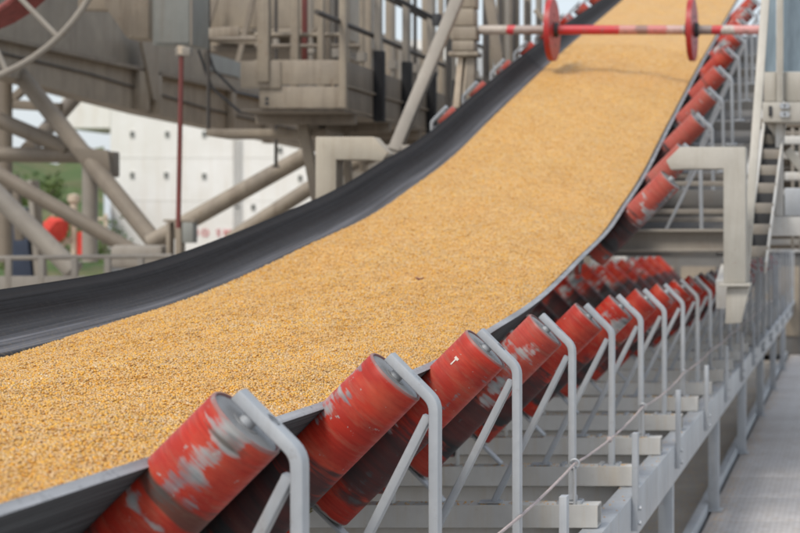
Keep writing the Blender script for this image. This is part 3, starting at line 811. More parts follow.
# ------------------------------------------------------------------ axle with two discs over the corn
ax_y, ax_z = 17.5, A(30, 17.5)
ax = empty('hold_down_axle', (-3.23, ax_y, ax_z), 'red and white painted axle carrying two upright red discs above the corn', 'axle')
MB().lathe([(0, 0), (.041, 0), (.041, 2.46), (0, 2.46)], 20, Matrix.Rotation(R(90), 4, 'Y')).build('shaft', 'axle', ax, smooth=True, angle=50)
for xx in (-2.59, -1.365):
    QY = Matrix.Rotation(R(90), 4, 'Y')
    d = MB().lathe([(0.05, -.012), (.24, -.012), (.252, -.016), (.252, .016), (.24, .012), (.05, .012)], 48, QY).build('disc', 'disc', ax, smooth=True, angle=40)
    d.location = (xx + 3.23, 0, 0); d.rotation_euler = (random.uniform(0, 3), 0, R(-2.5))
    MB().lathe([(.042, -.06), (.06, -.06), (.065, -.035), (.065, .035), (.06, .06), (.042, .06)], 24, QY).build('hub', 'dark_metal', d, smooth=True, angle=40)
    hb_ = MB()
    for q_ in range(6): hb_.bolt((.0, .13 * math.cos(q_ * 1.047), .13 * math.sin(q_ * 1.047)) if False else (.012, .13 * math.cos(q_ * 1.047), .13 * math.sin(q_ * 1.047)), (1, 0, 0), .014, .014)
    hb_.build('bolt', 'dark_metal', d)
    MB().lathe([(.250, -.024), (.273, -.024), (.273, .024), (.250, .024)], 56, QY).build('rim', 'red_gloss', d, smooth=True, angle=40)
# its mounting post
mt = empty('axle_mount', (-3.35, ax_y, 2.1), 'worn beige stacked bearing block on splayed legs at the inner end of the red axle', 'axle mount')
xm, L0 = 465, Vector((-3.35, ax_y, 2.1))
for i, (a, b, w) in enumerate(((-14, 9, 24), (9.5, 27, 22), (27.5, 41, 26), (41.5, 52, 22), (52.5, 57, 30))):
    z1, z0 = A(a, ax_y) - 2.1, A(b, ax_y) - 2.1; h = w / 2 / F * ax_y
    MB().box(-h, h, -.1, .1, z0, z1).build('block', 'beige', mt, bevel=.012)
for (xa, xb, w, mat) in ((463, 458, 9, 'ivory'), (471, 471, 9, 'beige'), (466, 462, 5, 'ivory')):
    a, b = P(xa, 57, ax_y) - L0, P(xb, 108, ax_y) - L0
    MB().bar(a, b, w / F * ax_y, .08, (0, 1, 0)).build('leg', mat, mt, bevel=.006)
ar = MB().bar(P(474, 100, 17.5) - L0, P(492, 75, 17.5) - L0, .03, .03, (0, 1, 0)).build('stay', 'rod_dark', mt)

# ------------------------------------------------------------------ cabin frame and stair on the walkway side
cb = empty('drive_platform', (-.6, 14.0, 0), 'pale beige platform frame with bolted bracket and blue panes above the walkway', 'platform')
def bx(px0, px1, py0, py1, y0, d, name, mat, parent, org, bevel=.006):
    a, b = P(px0, py0, y0), P(px1, py1, y0); o_ = Vector(org)
    return MB().box(a.x - o_.x, b.x - o_.x, y0 - o_.y, y0 + d - o_.y, b.z - o_.z, a.z - o_.z).build(name, mat, parent, bevel=bevel)
oc = (-.6, 14.0, 0)
bx(762.5, 900, 102, 122, 13.6, .30, 'edge_beam', 'pale_paint', cb, oc)
bx(764, 776, 72, 101.5, 13.7, .25, 'end_box', 'pale_paint', cb, oc)
bx(783.5, 900, 72, 101.5, 13.72, .2, 'fascia', 'pale_paint', cb, oc)
bx(776.3, 783.2, -40, 101.7, 13.66, .06, 'post', 'pale_paint', cb, oc)
bx(764, 776, -40, 71.6, 13.85, .02, 'pane', 'blue_pane', cb, oc, 0)
bx(783.6, 842, -40, 71.6, 13.85, .02, 'pane', 'blue_pane', cb, oc, 0)
sl = bx(768.5, 772, 106, 116, 13.585, .014, 'slot_plate', 'dark_metal', cb, oc, .002)
m = MB()
for py in (106, 114.5):
    for pxx in (782.5, 787): m.bolt(P(pxx, py, 13.6) - Vector(oc), (0, -1, 0), .022, .02)
m.build('bolt', 'galv', cb)
bx(775.5, 783, 122.5, 216, 13.75, .08, 'leg', 'galv_dusty', cb, oc)
MB().bar(P(787, 150, 13.8) - Vector(oc), P(810, 178, 13.8) - Vector(oc), .06, .05, (0, 1, 0)).build('knee_brace', 'pale_paint', cb, bevel=.004)
MB().bar(P(770, 123, 13.8) - Vector(oc), P(778, 135, 13.8) - Vector(oc), .05, .05, (0, 1, 0)).build('gusset', 'pale_paint', cb, bevel=.004)
bx(763, 900, 217, 236, 13.55, .12, 'lower_beam', 'galv_dusty', cb, oc)
bx(784.5, 900, 188, 216, 14.6, .05, 'toe_board', 'galv', cb, oc)
for py0, yb in ((136, 15.4), (172, 16.6)): bx(784.5, 900, py0, py0 + 8, yb, .1, 'rear_beam', 'galv_dusty', cb, oc)

hz = empty('machine_housing', (.2, 18.5, 1.5), 'brown machine housing in shade behind the platform legs', 'housing'); ohz = (.2, 18.5, 1.5)
bx(760, 960, 128, 249, 18.5, 1.6, 'body', 'beige', hz, ohz, .02)
bx(753, 960, 214.5, 226, 18.3, 1.9, 'sill', 'galv_dusty', hz, ohz, .01)
bx(792, 826, 138, 186, 18.46, .035, 'access_panel', 'greypaint', hz, ohz, .004)
bx(753, 960, 118, 127.5, 18.3, 1.9, 'roof', 'brown', hz, ohz, .01)
for i, (a_, h_) in enumerate(((131, 5), (141, 4), (152, 7), (166, 4), (176, 6), (190, 5), (200, 4), (231, 4), (239, 6))):
    bx(757, 960, a_, a_ + h_, 18.2 - .05 * (i % 3), .12, 'slat', ('tube_grey', 'deck_shade', 'galv_dusty')[i % 3], hz, ohz, .006)
for a_ in (763, 791, 799, 812): bx(a_, a_ + 3.2, 128, 250, 17.9, .06, 'upright', 'tube_grey', hz, ohz, .004)
sr = empty('access_stair', (-.5, 13.2, 0), 'short grey steel stair climbing beside the pale portal post', 'stair')
so = Vector((-.5, 13.2, 0))
steps = [(750.5, 246, 12.95), (753, 224, 13.1), (756, 203, 13.25), (759, 183, 13.4), (762, 165, 13.55), (764.5, 149, 13.7), (767, 134, 13.85)]
for (px_, py_, y_) in steps:
    a = P(px_ - 3, py_, y_) - so
    MB().box(a.x, a.x + .135, a.y, a.y + .15, a.z - .07, a.z).build('tread', 'tube_grey', sr, bevel=.004)
    MB().box(a.x + .004, a.x + .131, a.y + .151, a.y + .16, a.z - .004, a.z + .125).build('riser', 'dark_metal', sr)
MB().bar(P(746, 268, 12.9) - so, P(764.5, 122, 13.95) - so, .02, .12, (0, 1, 0)).build('stair_stringer', 'galv_dusty', sr, bevel=.003)
MB().bar(P(765.5, 268, 12.9) - so, P(785, 122, 13.95) - so, .016, .10, (0, 1, 0)).build('stair_stringer', 'galv_dusty', sr, bevel=.003)
# barred guard beyond the carriage, at the walkway's edge
bgd = empty('barred_guard', (-.855, 19, .83), 'grey guard of upright bars beside the far walkway past the pale foot', 'guard')
bar_ = MB().box(-.014, .014, -.014, .014, .02, 1.02).build('bar', 'galv', bgd, bevel=.003)
for i in range(1, 13):
    c = bar_.copy(); C.objects.link(c); c.parent = bgd; c.location = (0, 1.35 * i, 0)
for z_ in (.0, 1.021): MB().box(-.02, .02, -.1, 17, z_, z_ + .03).build('rail', 'galv', bgd, bevel=.003)
eh = empty('end_housing', (-2, 31.6, 0), 'grey brown steel housing closing the far end of the roller row', 'housing')
MB().box(-1.5, 1.3, 0, 2.5, .0, 1.62).build('body', 'deck_shade', eh, bevel=.02)
MB().box(-1.55, 1.35, -.06, 2.55, 1.622, 1.72).build('roof_plate', 'galv_dusty', eh, bevel=.01)
for i in range(4): MB().box(-1.3 + .66 * i, -.74 + .66 * i, -.03, -.001, .3, 1.4).build('panel', 'beige', eh, bevel=.006)
# ------------------------------------------------------------------ service gallery beyond the belt
sg_ = empty('service_platform', (-4.95, 18, 2.9), 'beige boxed service platform with tall railing posts beyond the belt', 'platform')
o0 = Vector((-4.95, 18, 2.9)); XE = -4.53; XW = P(250, 0, 18).x
zt, zm, zb = A(60, 18), A(86, 18), A(108, 18)
def local(mb, name, mat, bevel=0, parent=None, **k): return mb.build(name, mat, parent or sg_, bevel=bevel, **k)
def lb(x0, x1, y0, y1, z0, z1): return MB().box(x0 - o0.x, x1 - o0.x, y0 - o0.y, y1 - o0.y, z0 - o0.z, z1 - o0.z)
local(lb(XW + .03, XE - .012, 18, 18.03, zm + .012, zt), 'fascia_panel', 'beige', .004)
local(lb(XW + .08, XE - .012, 18.01, 18.05, zb, zm - .004), 'fascia_panel', 'beige', .004)
local(lb(XW - .08, XW + .28, 17.985, 18.0, zm - .02, zt - .01), 'side_plate', 'beige', .003)
local(lb(XE - .01, XE, 18, 27, zm + .012, zt), 'side_panel', 'brown', .002)
local(lb(XE - .012, XE - .004, 18, 27, zb, zm - .004), 'side_panel', 'brown', .002)
local(lb(XE - .01, XE + .025, 17.98, 27, zm - .004, zm + .012), 'kick_rail', 'beige', .003)
local(lb(XW - .1, XE - .02, 18.06, 27, zb - .03, zb - .002), 'floor_plate', 'brown', .002)
for i in range(6):
    y = 18.5 + 1.4 * i; local(lb(XW - .1, XE - .03, y, y + .07, zb - .12, zb - .032), 'joist', 'brown', .003)
ztop = A(-30, 18)
post_spec = [(258.5, 270, 18, .10, 'beige'), (292, 299, 18.15, .06, 'beige'), (318, 324, 18.15, .06, 'beige'), (325.5, 331, 18.7, .06, 'brown'), (340, 347, 17.97, .08, 'beige')]
for (a, b, y, d, mat) in post_spec:
    w = (b - a) / F * y; xc = P((a + b) / 2, 0, y).x
    po = local(lb(xc - w / 2, xc + w / 2, y - d / 2, y + d / 2, zb if y < 18 else zt - .2, ztop + .4), 'rail_post', mat, .006)
    if a < 260:
        m = MB()
        for py in (99, 103.5): m.bolt(P((a + b) / 2 + 3, py, 17.94) - o0, (0, -1, 0), .018, .015)
        local(m, 'bolt', 'dark_metal', parent=po)
for i in range(8):
    y = 19.15 + .62 * i + (.58 * i if i > 0 else 0)
    if y > 27: break
    po = local(lb(XE - .01 + .012, XE + .065, y - .045, y + .045, zb - .01, ztop + .9), 'rail_post', 'tube_grey', .005)
    if i < 4: local(lb(XE - .004, XE + .09, y - .06, y + .06, zb - .06, zm + .42), 'rubber_sleeve', 'black_rubber', .008, parent=po)
for i in range(9):
    y = 18.5 + 1.0 * i; local(lb(XE - .9, XE - .83, y - .035, y + .035, zt - .2, ztop + .9), 'rail_post', 'beige', .004)
for z_, mat in ((A(22, 18), 'rod_dark'), (A(-26, 18), 'rod_dark')):
    local(MB().tube([Vector((XE - .04, 17.2, z_)) - o0, Vector((XE - .04, 27, z_)) - o0], .024, 10), 'hand_rail', mat, smooth=True)
local(MB().tube([P(255, 35, 18.3) - o0, P(342, 35, 18.3) - o0], .022, 10), 'hand_rail', 'beige', smooth=True)
local(MB().tube([P(255, 46, 18.9) - o0, P(360, 46, 18.9) - o0], .02, 10), 'hand_rail', 'brown', smooth=True)
local(MB().bar(P(311, 38, 18.3) - o0, P(321, 13, 18.3) - o0, .03, .03, (0, 1, 0)), 'rail_brace', 'beige')
local(lb(P(301.5, 0, 19).x, P(306.5, 0, 19).x, 19, 19.05, A(62, 19), A(-30, 19)), 'red_post', 'red_pipe', .004)
# supports beneath
local(MB().bar(P(302, 118, 18.8) - o0, P(318, 205, 18.8) - o0, .09, .09, (0, 1, 0)), 'support_leg', 'beige', .006)
local(MB().bar(P(322, 118, 19.6) - o0, P(322, 146, 19.6) - o0, .06, .06, (0, 1, 0)), 'support_leg', 'brown', .004)
local(MB().bar(P(345, 128, 19.8) - o0, P(350, 200, 19.8) - o0, .07, .07, (0, 1, 0)), 'support_leg', 'brown', .004)

# diagonal brace in front of the gallery
db = empty('diagonal_brace', (-3.6, 16, 1), 'grey brown square diagonal brace crossing in front of the gallery posts', 'brace'); ob = Vector((-3.6, 16, 1))
MB().bar(P(394, 152, 15.5) - ob, P(463, -14, 16.2) - ob, .095, .09, (0, 1, 0)).build('bar', 'tube_grey', db, bevel=.01)
MB().box(*(lambda a: (a.x - .12, a.x + .12, a.y - .02, a.y + .05, a.z - .06, a.z + .07))(P(396, 154, 15.5) - ob)).build('end_plate', 'tube_grey', db, bevel=.006)
cbx = empty('slung_cable', (-3.9, 17, 3.8), 'thin black cable slung across the gallery posts with a dark clamp', 'cable'); oq = Vector((-3.9, 17, 3.8))
MB().tube([P(395, -2, 17) - oq, P(418, 10, 17) - oq, P(437, 20, 17) - oq, P(447, 24, 17.2) - oq], .02, 8).build('cable', 'black_rubber', cbx, smooth=True)
MB().lathe([(0, -.05), (.04, -.05), (.045, 0), (.04, .05), (0, .05)], 12).build('clamp', 'dark_metal', cbx, smooth=True).location = P(437, 20, 17) - oq

# tall posts behind the belt top, between gallery and discs
for i, (a, b, y, mat, lab) in enumerate(((446, 452, 20, 'tube_grey', 'slim grey post behind the worn bearing block, on the gallery side'), (483, 489, 19, 'tube_grey', 'slim grey green post standing just past the worn bearing block'),
                                 (497, 505, 22, 'beige', 'beige post standing behind the pale part of the axle'), (510, 519, 23, 'brown', 'brown post standing midway behind the axle'), (524, 531, 24, 'beige', 'beige post standing close to the inner red disc'),
                                 (536, 542, 25, 'tube_grey', 'grey post partly hidden by the inner red disc'))):
    x0, x1 = P(a, 0, y).x, P(b, 0, y).x; e = empty('gallery_post', ((x0 + x1) / 2, y, 2.2), lab, 'post', 'posts behind the belt top')
    w = (x1 - x0) / 2
    MB().box(-w, w, -w, w, 0, 4.2).build('post', mat, e, bevel=.006)
    MB().box(-w * 1.7, w * 1.7, -w * 1.7, w * 1.7, -.03, 0).build('base_plate', mat, e, bevel=.004)
    MB().box(-.02, .02, -w - .04, -w, .4, 2.5).build('conduit', 'rod_dark', e, bevel=.004)
gs = empty('slanted_brace', (-3.2, 18.5, 2), 'brown slanted brace leaning behind the worn bearing block', 'brace'); oz = Vector((-3.2, 18.5, 2))
MB().bar(P(488, -10, 18.5) - oz, P(503, 85, 18.5) - oz, .09, .08, (0, 1, 0)).build('bar', 'brown', gs, bevel=.008)
MB().bar(P(535, 10, 18.7) - oz, P(556, 32, 18.7) - oz, .05, .05, (0, 1, 0)).build('bar', 'beige', gs, bevel=.006)

# ------------------------------------------------------------------ enclosed gallery with siding beyond
eg = empty('siding_wall', (-7.5, 29, 1), 'long beige panelled gallery wall running away beyond the railing posts', 'gallery wall')
ztw = A(18, 29) - 1
pan = MB().box(-.03, .03, .012, .988, 0, ztw).build('panel', 'siding', eg, bevel=.01)
rib = MB().box(.031, .055, .02, .06, .02, ztw - .02).build('rib', 'siding', pan, bevel=.005)
for i in range(1, 34):
    c = pan.copy(); C.objects.link(c); c.parent = eg; c.location = (random.uniform(-.008, .008), i * 1.0, 0)
    d = rib.copy(); C.objects.link(d); d.parent = c
MB().box(-.06, .06, 0, 34, ztw + .002, ztw + .08).build('coping', 'beige', eg)
# ------------------------------------------------------------------ big plate girder of the loader
gd = empty('plate_girder', (-10, 24, 3), 'huge brown sloping plate girder with stiffeners high behind the red rod', 'girder'); og = Vector((-10, 24, 3))
XG = -10.0
def gz(px, py):
    y = F * XG / (px - 848); return y, A(py, y)
def gpoly(pts, x0, x1, name, mat, bevel=0):
    q = [gz(*p) for p in pts]; return MB().prism([(y - og.y, z - og.z) for y, z in q], 'x', x0 - og.x, x1 - og.x).build(name, mat, gd, bevel=bevel)
gpoly([(-60, 27), (132, 69), (240, 92), (345, 118), (345, 155), (150, 114), (84, 97), (-60, 58)], XG - .3, XG, 'lower_box', 'beige')
gpoly([(-60, -60), (345, 20), (345, 117), (240, 91), (132, 68), (-60, 26)], XG - .35, XG - .12, 'upper_web', 'beige')
gpoly([(-60, 24.5), (132, 66.5), (345, 115), (345, 118.5), (132, 70), (-60, 28)], XG - .12, XG + .10, 'flange', 'brown')
gpoly([(-60, -66), (345, 14), (345, 20), (-60, -60)], XG - .4, XG + .14, 'top_flange', 'beige')
for (pxa, w) in ((133, 10), (149, 6), (226, 4), (262, 5)):
    ya = F * XG / (pxa - 848); yb = F * XG / (pxa + w - 848)
    top_ = gz(pxa, -10)[1]; bt = A(97 + .258 * (pxa - 84), ya)
    MB().box(0.001, .10, ya - 24, yb - 24, bt - 3, A(36 + .225 * (pxa + 10), ya) - 3).build('stiffener', 'beige', gd, bevel=.006)
# knee plate on girder
gpoly([(131, 38), (149, 38), (149, 100), (144, 100)], XG + .101, XG + .14, 'gusset', 'beige')
gpoly([(213, 52), (246, 62), (246, 78), (213, 70)], XG - .119, XG - .09, 'access_hatch', 'greypaint')
# upper-level house over the girder
hs = empty('machinery_house', (-8.4, 25, 4), 'beige brown machinery housing above the girder behind the railing', 'machinery house'); oh = Vector((-8.4, 25, 4))
yh = 25.0
def hb(px0, px1, py0, py1, d, y=yh): a, b = P(px0, py0, y), P(px1, py1, y); return MB().box(a.x - oh.x, b.x - oh.x, y - oh.y, y + d - oh.y, b.z - oh.z, a.z - oh.z)
hb(205, 318, -30, 28, 3).build('wall', 'beige', hs, bevel=.01)
hb(200, 330, 28.4, 33, 3.2, 24.9).build('base_flange', 'beige', hs, bevel=.008)
hb(205, 330, 46, 52, 2.6, 25.3).build('lower_rail', 'brown', hs, bevel=.008)
hb(210, 330, 33.4, 45.6, 2.6, 25.5).build('lower_wall', 'beige', hs)
MB().bar(P(254, -5, 24.8) - oh, P(238, 62, 24.8) - oh, .06, .04, (0, 1, 0)).build('bracket', 'brown', hs)
MB().bar(P(217, -5, 24.8) - oh, P(204, 40, 24.8) - oh, .06, .04, (0, 1, 0)).build('bracket', 'brown', hs)

# ladder-cage hoop platform and thin rod
hr = empty('hoop_rod', (-6.1, 19, 1.9), 'thin dark rod hung between a curved ring plate and a lower ledge', 'rod'); ohr = Vector((-6.1, 19, 1.9))
MB().tube([P(208.5, -10, 19) - ohr, P(208.5, 131, 19) - ohr], .018, 8).build('rod', 'rod_dark', hr, smooth=True)
m = MB(); cpt = P(252, 36, 19) - ohr; rad = .44; pth = []
for i in range(25):
    a = R(90 + 180 * i / 24); pth.append(cpt + Vector((rad * math.cos(a), rad * .9 * math.sin(a), 0)))
m.sweep(pth, [(-.012, -.045), (.012, -.045), (.012, .045), (-.012, .045)], (0, 0, 1)).build('ring_plate', 'beige', hr, bevel=.004)
MB().tube([P(206, 39, 19.0) - ohr, P(262, 39, 19.0) - ohr], .02, 8).build('ring_stay', 'brown', hr, smooth=True)
m = MB(); a, b = P(206, 129, 18.9) - ohr, P(325, 136, 18.9) - ohr; MB().box(a.x, b.x, a.y, a.y + .7, b.z, a.z).build('ledge', 'beige', hr, bevel=.008)

# hanging beige panel and grey cabinet
hp_ = empty('chamfered_panel', P(130, 40, 17.5), 'brown beige plate box with a chamfered lower corner beside the grey cabinet', 'panel'); o1 = P(130, 40, 17.5)
q = [P(a, b, 17.5) - o1 for a, b in ((103, -30), (148.5, -30), (148.5, 38.5), (127, 38.5), (104, 5))]
MB().prism([(v.x, v.z) for v in q], 'y', 0, .35).build('box', 'beige', hp_, bevel=.01)
q = [P(a, b, 17.4) - o1 for a, b in ((60, -30), (103, -30), (103, 5), (60, 4))]
MB().prism([(v.x, v.z) for v in q], 'y', .3, .5).build('side_box', 'beige', hp_, bevel=.008)
MB().box(.0, .02, -.012, 0, .02, .04).build('tab', 'beige', hp_)
gc = empty('grey_cabinet', P(174, 45, 17), 'pale grey green metal cabinet hanging above the thin red rod', 'cabinet'); o2 = P(174, 45, 17)
q0, q1 = P(152.5, -40, 17) - o2, P(194, 45.5, 17) - o2
MB().box(q0.x, q1.x, 0, .4, q1.z, q0.z).build('body', 'greypaint', gc, bevel=.008)
MB().box(q0.x + .025, q1.x - .035, -.014, -.001, q1.z + .02, q0.z - .03).build('door', 'greypaint', gc, bevel=.005)
MB().box(q1.x - .03, q1.x - .008, -.02, -.001, q1.z, q0.z).build('edge_trim', 'tube_grey', gc, bevel=.004)

rp = empty('red_rod', P(178, 228, 16.8), 'thin dull red vertical rod hanging below the grey cabinet', 'rod'); o3 = P(178, 228, 16.8)
MB().tube([P(178.2, 228, 16.8) - o3, P(181.5, 50, 16.8) - o3], .021, 10).build('rod', 'red_pipe', rp, smooth=True)
MB().box(*(lambda a: (a.x - .045, a.x + .08, -.03, .05, a.z - .045, a.z + .03))(P(181.5, 51, 16.8) - o3)).build('top_clamp', 'tube_grey', rp, bevel=.008)
MB().lathe([(0, -.02), (.035, -.02), (.035, .05), (0, .05)], 12).build('collar', 'ivory', rp, smooth=True).location = P(181.4, 52, 16.8) - o3

# ------------------------------------------------------------------ tubular bracing
def tube_thing(label, segs, mat, name='tube_strut', cat='tube strut', extra=None):
    a0 = P(*segs[0][0]); e = empty(name, a0, label, cat)
    for (p, q, wpx) in segs:
        A_, B_ = P(*p), P(*q); r_ = wpx / 2 / F * (p[2] + q[2]) / 2
        MB().tube([A_ - a0, B_ - a0], r_, 20).build('tube', mat, e, smooth=True, angle=50)
        dd = (B_ - A_).normalized()
        MB().tube([B_ - a0 - dd * .05, B_ - a0 - dd * .02], r_ * 1.18, 20).build('flange', mat, e, smooth=True, angle=50)
    return e
tube_thing('thick beige tube rising behind the black belt toward the platform', [((150, 243, 21), (312, 152, 21), 17)], 'beige')
tube_thing('second beige tube rising close under the platform support leg', [((230, 240, 22), (330, 175, 22), 15), ((330, 175, 22), (400, 145, 22.5), 12)], 'beige')
tube_thing('dark brown tube sloping down across the white ship wall', [((4, 55, 24.5), (158, 246, 22.6), 17)], 'tube_dark')
tube_thing('long brown tube sloping from the frame edge down to the handrail end', [((-30, 158, 22), (138, 254, 22), 15)], 'tube_dark')
tube_thing('grey tube sloping down behind the red bag', [((-20, 178, 21), (75, 272, 21), 19)], 'tube_grey')
tube_thing('horizontal brown tube running into the truss joint', [((-30, 154, 24), (92, 156, 24), 15)], 'tube_dark')
tube_thing('brown tube crossing low from the truss joint up to the girder', [((-20, 112, 24), (70, 150, 24), 16)], 'tube_dark')
tube_thing('brown tube climbing from the truss toward the girder underside', [((28, 150, 25), (100, 70, 30), 14)], 'tube_dark')
tube_thing('grey upright tube below the truss joint beside the red bag', [((90, 262, 23.5), (90, 160, 23.5), 15)], 'tube_grey')
tube_thing('brown upright tube at the edge of the truss', [((5, 262, 25), (5, 75, 25), 14)], 'tube_dark')
jn = empty('truss_joint', P(95, 158, 23.3), 'brown welded gusset joint where the truss tubes meet', 'joint'); oj = P(95, 158, 23.3)
q = [P(a, b, 23.3) - oj for a, b in ((70, 147), (108, 150), (111, 176), (84, 168))]
MB().prism([(v.x, v.z) for v in q], 'y', 0, .06).build('gusset', 'tube_dark', jn, bevel=.01)
MB().box(*(lambda a: (a.x, a.x + .16, .07, .3, a.z - .3, a.z))(P(97, 151, 23.3) - oj)).build('block', 'tube_dark', jn, bevel=.02)
bk = empty('dark_bracing', P(20, 110, 26), 'dark crossed bracing members under the girder', 'bracing'); obk = P(20, 110, 26)
for (p, q, w) in (((-20, 102, 26), (62, 108, 26), .12), ((-20, 128, 26), (40, 75, 26), .1), ((15, 72, 26), (75, 80, 26), .16), ((14, 175, 26), (20, 240, 26), .1)):
    MB().bar(P(*p) - obk, P(*q) - obk, w, .1, (0, 1, 0)).build('member', 'tube_dark', bk, bevel=.008)

bb_ = empty('pipe_bracket', P(181, 250, 20.5), 'grey slotted bracket box at the foot of the thin red rod', 'bracket'); o4 = P(181, 250, 20.5)
for (a, b, c_, d, mat) in ((166, 170, 222, 258, 'beige'), (175, 181, 222, 258, 'beige'), (182, 193, 222, 243, 'greypaint'), (163, 195, 219, 222, 'beige')):
    u, w = P(a, c_, 20.5) - o4, P(b, d, 20.5) - o4; MB().box(u.x, w.x, 0, .14, w.z, u.z - .003).build('plate', mat, bb_, bevel=.006)
u, w = P(112, 245, 20.6) - o4, P(165, 268, 20.6) - o4
MB().box(u.x, w.x, .02, .3, w.z, u.z).build('saddle', 'tube_grey', bb_, bevel=.05)

# ------------------------------------------------------------------ reel at the top corner
def circ(p1, p2, p3):
    ax_, ay = p1; bx_, by = p2; cx, cy = p3; d = 2 * (ax_ * (by - cy) + bx_ * (cy - ay) + cx * (ay - by))
    ux = ((ax_**2 + ay**2) * (by - cy) + (bx_**2 + by**2) * (cy - ay) + (cx**2 + cy**2) * (ay - by)) / d
    uy = ((ax_**2 + ay**2) * (cx - bx_) + (bx_**2 + by**2) * (ax_ - cx) + (cx**2 + cy**2) * (bx_ - ax_)) / d
    return ux, uy, math.hypot(ax_ - ux, ay - uy)
ux, uy, ur = circ((0, 75), (50, 45), (88, 0))
RY = 16.0
rc = P(ux, uy, RY); rl = empty('hose_reel', rc, 'large spoked grey reel wound with dusty red hose at the frame corner', 'reel'); rr = ur / F * RY
ringp = [(rr * math.cos(2 * math.pi * i / 64), 0, rr * math.sin(2 * math.pi * i / 64)) for i in range(65)]
for yy in (0,):
    t_ = MB().tube(ringp, .028, 10, False).build('rim', 'tube_grey', rl, smooth=True); t_.location = (0, yy, 0)
    for i in range(18):
        a = R(10 + 20 * i); a2 = a + R(4)
        b = MB().tube([(.16 * math.cos(a), 0, .16 * math.sin(a)), (rr * math.cos(a2), 0, rr * math.sin(a2))], .022, 8).build('spoke', 'tube_grey', rl, smooth=True); b.location = (0, yy, 0)
MB().lathe([(0, -.05), (.17, -.05), (.17, .6), (0, .6)], 24, Matrix.Rotation(R(-90), 4, 'X')).build('hub', 'tube_grey', rl, smooth=True, angle=40)
m = MB()
for i in range(9):
    y_ = .05 + .052 * i; rh = rr * .66
    m.tube([(rh * math.cos(2 * math.pi * j / 40), y_, rh * math.sin(2 * math.pi * j / 40)) for j in range(41)], .03, 8, False)
m.build('hose_coil', 'cable_red', rl, smooth=True)

# ------------------------------------------------------------------ guard rail, red bag on a post, blue column
gr = empty('guard_rail', P(60, 300, 17.5), 'low grey guard rail with short posts just behind the black belt', 'guard rail'); o5 = P(60, 300, 17.5)
MB().tube([P(-30, 258.5, 17.5) - o5, P(172, 256, 17.5) - o5], .022, 10).build('top_rail', 'tube_grey', gr, smooth=True)
MB().box(*(lambda a, b: (a.x, b.x, -.02, .03, b.z, a.z))(P(-30, 276, 17.5) - o5, P(172, 300, 17.5) - o5)).build('kick_plate', 'tube_grey', gr, bevel=.004)
for i in range(6):
    a = P(9 + 33 * i, 258, 17.5) - o5; b = P(9 + 33 * i, 292, 17.5) - o5
    MB().box(a.x - .026, a.x + .026, -.025, .02, b.z, a.z).build('post', 'tube_grey', gr, bevel=.006)
rb = empty('red_bag', P(55, 243, 40), 'crumpled bright red bag hung on an ivory post below the truss', 'bag'); o6 = P(55, 243, 40)
bm = bmesh.new(); bmesh.ops.create_icosphere(bm, subdivisions=2, radius=1)
rb_r = random.Random(4)
for v in bm.verts:
    c_ = v.co; sq = 1 / max(abs(c_.x), abs(c_.z), .62); f_ = (.62 + .38 * sq) * rb_r.uniform(.74, 1.10)
    v.co = (c_.x * f_ * .24 + .05 * c_.z, c_.y * f_ * .2, c_.z * f_ * .27 + .27)
bmesh.ops.subdivide_edges(bm, edges=bm.edges[:], cuts=1, use_grid_fill=True)
me = bpy.data.meshes.new('bag_body'); bm.to_mesh(me); bm.free()
me.materials.append(M['cloth_red']); bo = bpy.data.objects.new('bag_body', me); C.objects.link(bo); bo.parent = rb
m = MB().tube([(-.05, 0, .52), (0, 0, .64), (.2, 0, .7)], .02, 8).build('strap', 'ivory', rb, smooth=True)
ip = empty('ivory_post', P(74, 262, 40.2), 'ivory painted bollard post with a stepped head behind the red bag', 'post'); o7 = P(74, 262, 40.2)
MB().lathe([(0, 0), (.09, 0), (.09, .05), (.06, .06), (.06, .75), (.13, .80), (.13, .90), (.07, .92), (.07, 1.18), (.12, 1.22), (.12, 1.34), (.05, 1.36), (0, 1.38)], 16).build('post', 'ivory', ip, smooth=True, angle=40)
MB().bar((0, 0, .55), (-.3, -.05, .25), .06, .06, (0, 1, 0)).build('stay', 'ivory', ip, bevel=.008)
MB().bar((.0, 0, .3), (-.25, -.05, .55), .05, .05, (0, 1, 0)).build('stay', 'ivory', ip, bevel=.008)
MB().lathe([(0, 0), (.14, 0), (.15, .2), (.14, .48), (0, .5)], 16).build('red_drum', 'cloth_red', ip, smooth=True, angle=40).location = (.17, .1, .12)
iq = empty('ivory_fitting', P(97, 240, 40), 'small ivory pipe fitting between the upright tube and the ship', 'fitting'); o8 = P(97, 240, 40)
MB().bar((-.05, 0, 0), (-.05, 0, .5), .07, .07, (0, 1, 0)).build('riser', 'ivory', iq, bevel=.01); MB().bar((.18, 0, .05), (.18, 0, .52), .06, .06, (0, 1, 0)).build('riser', 'ivory', iq, bevel=.01); MB().bar((-.1, 0, .42), (.22, 0, .42), .06, .06, (0, 1, 0)).build('crosspiece', 'ivory', iq, bevel=.01)
bc = empty('blue_column', P(18, 275, 30), 'dark blue leaning column panel low at the frame edge', 'column'); o9 = P(18, 275, 30)
q = [P(a, b, 30) - o9 for a, b in ((2, 205), (24, 208), (32, 278), (12, 282))]
MB().prism([(v.x, v.z) for v in q], 'y', 0, .3).build('panel', 'navy', bc, bevel=.01)
q = [P(a, b, 29.95) - o9 for a, b in ((25, 180), (30, 180), (39, 278), (33, 278))]
MB().prism([(v.x, v.z) for v in q], 'y', 0, .3).build('edge_post', 'tube_grey', bc, bevel=.01)

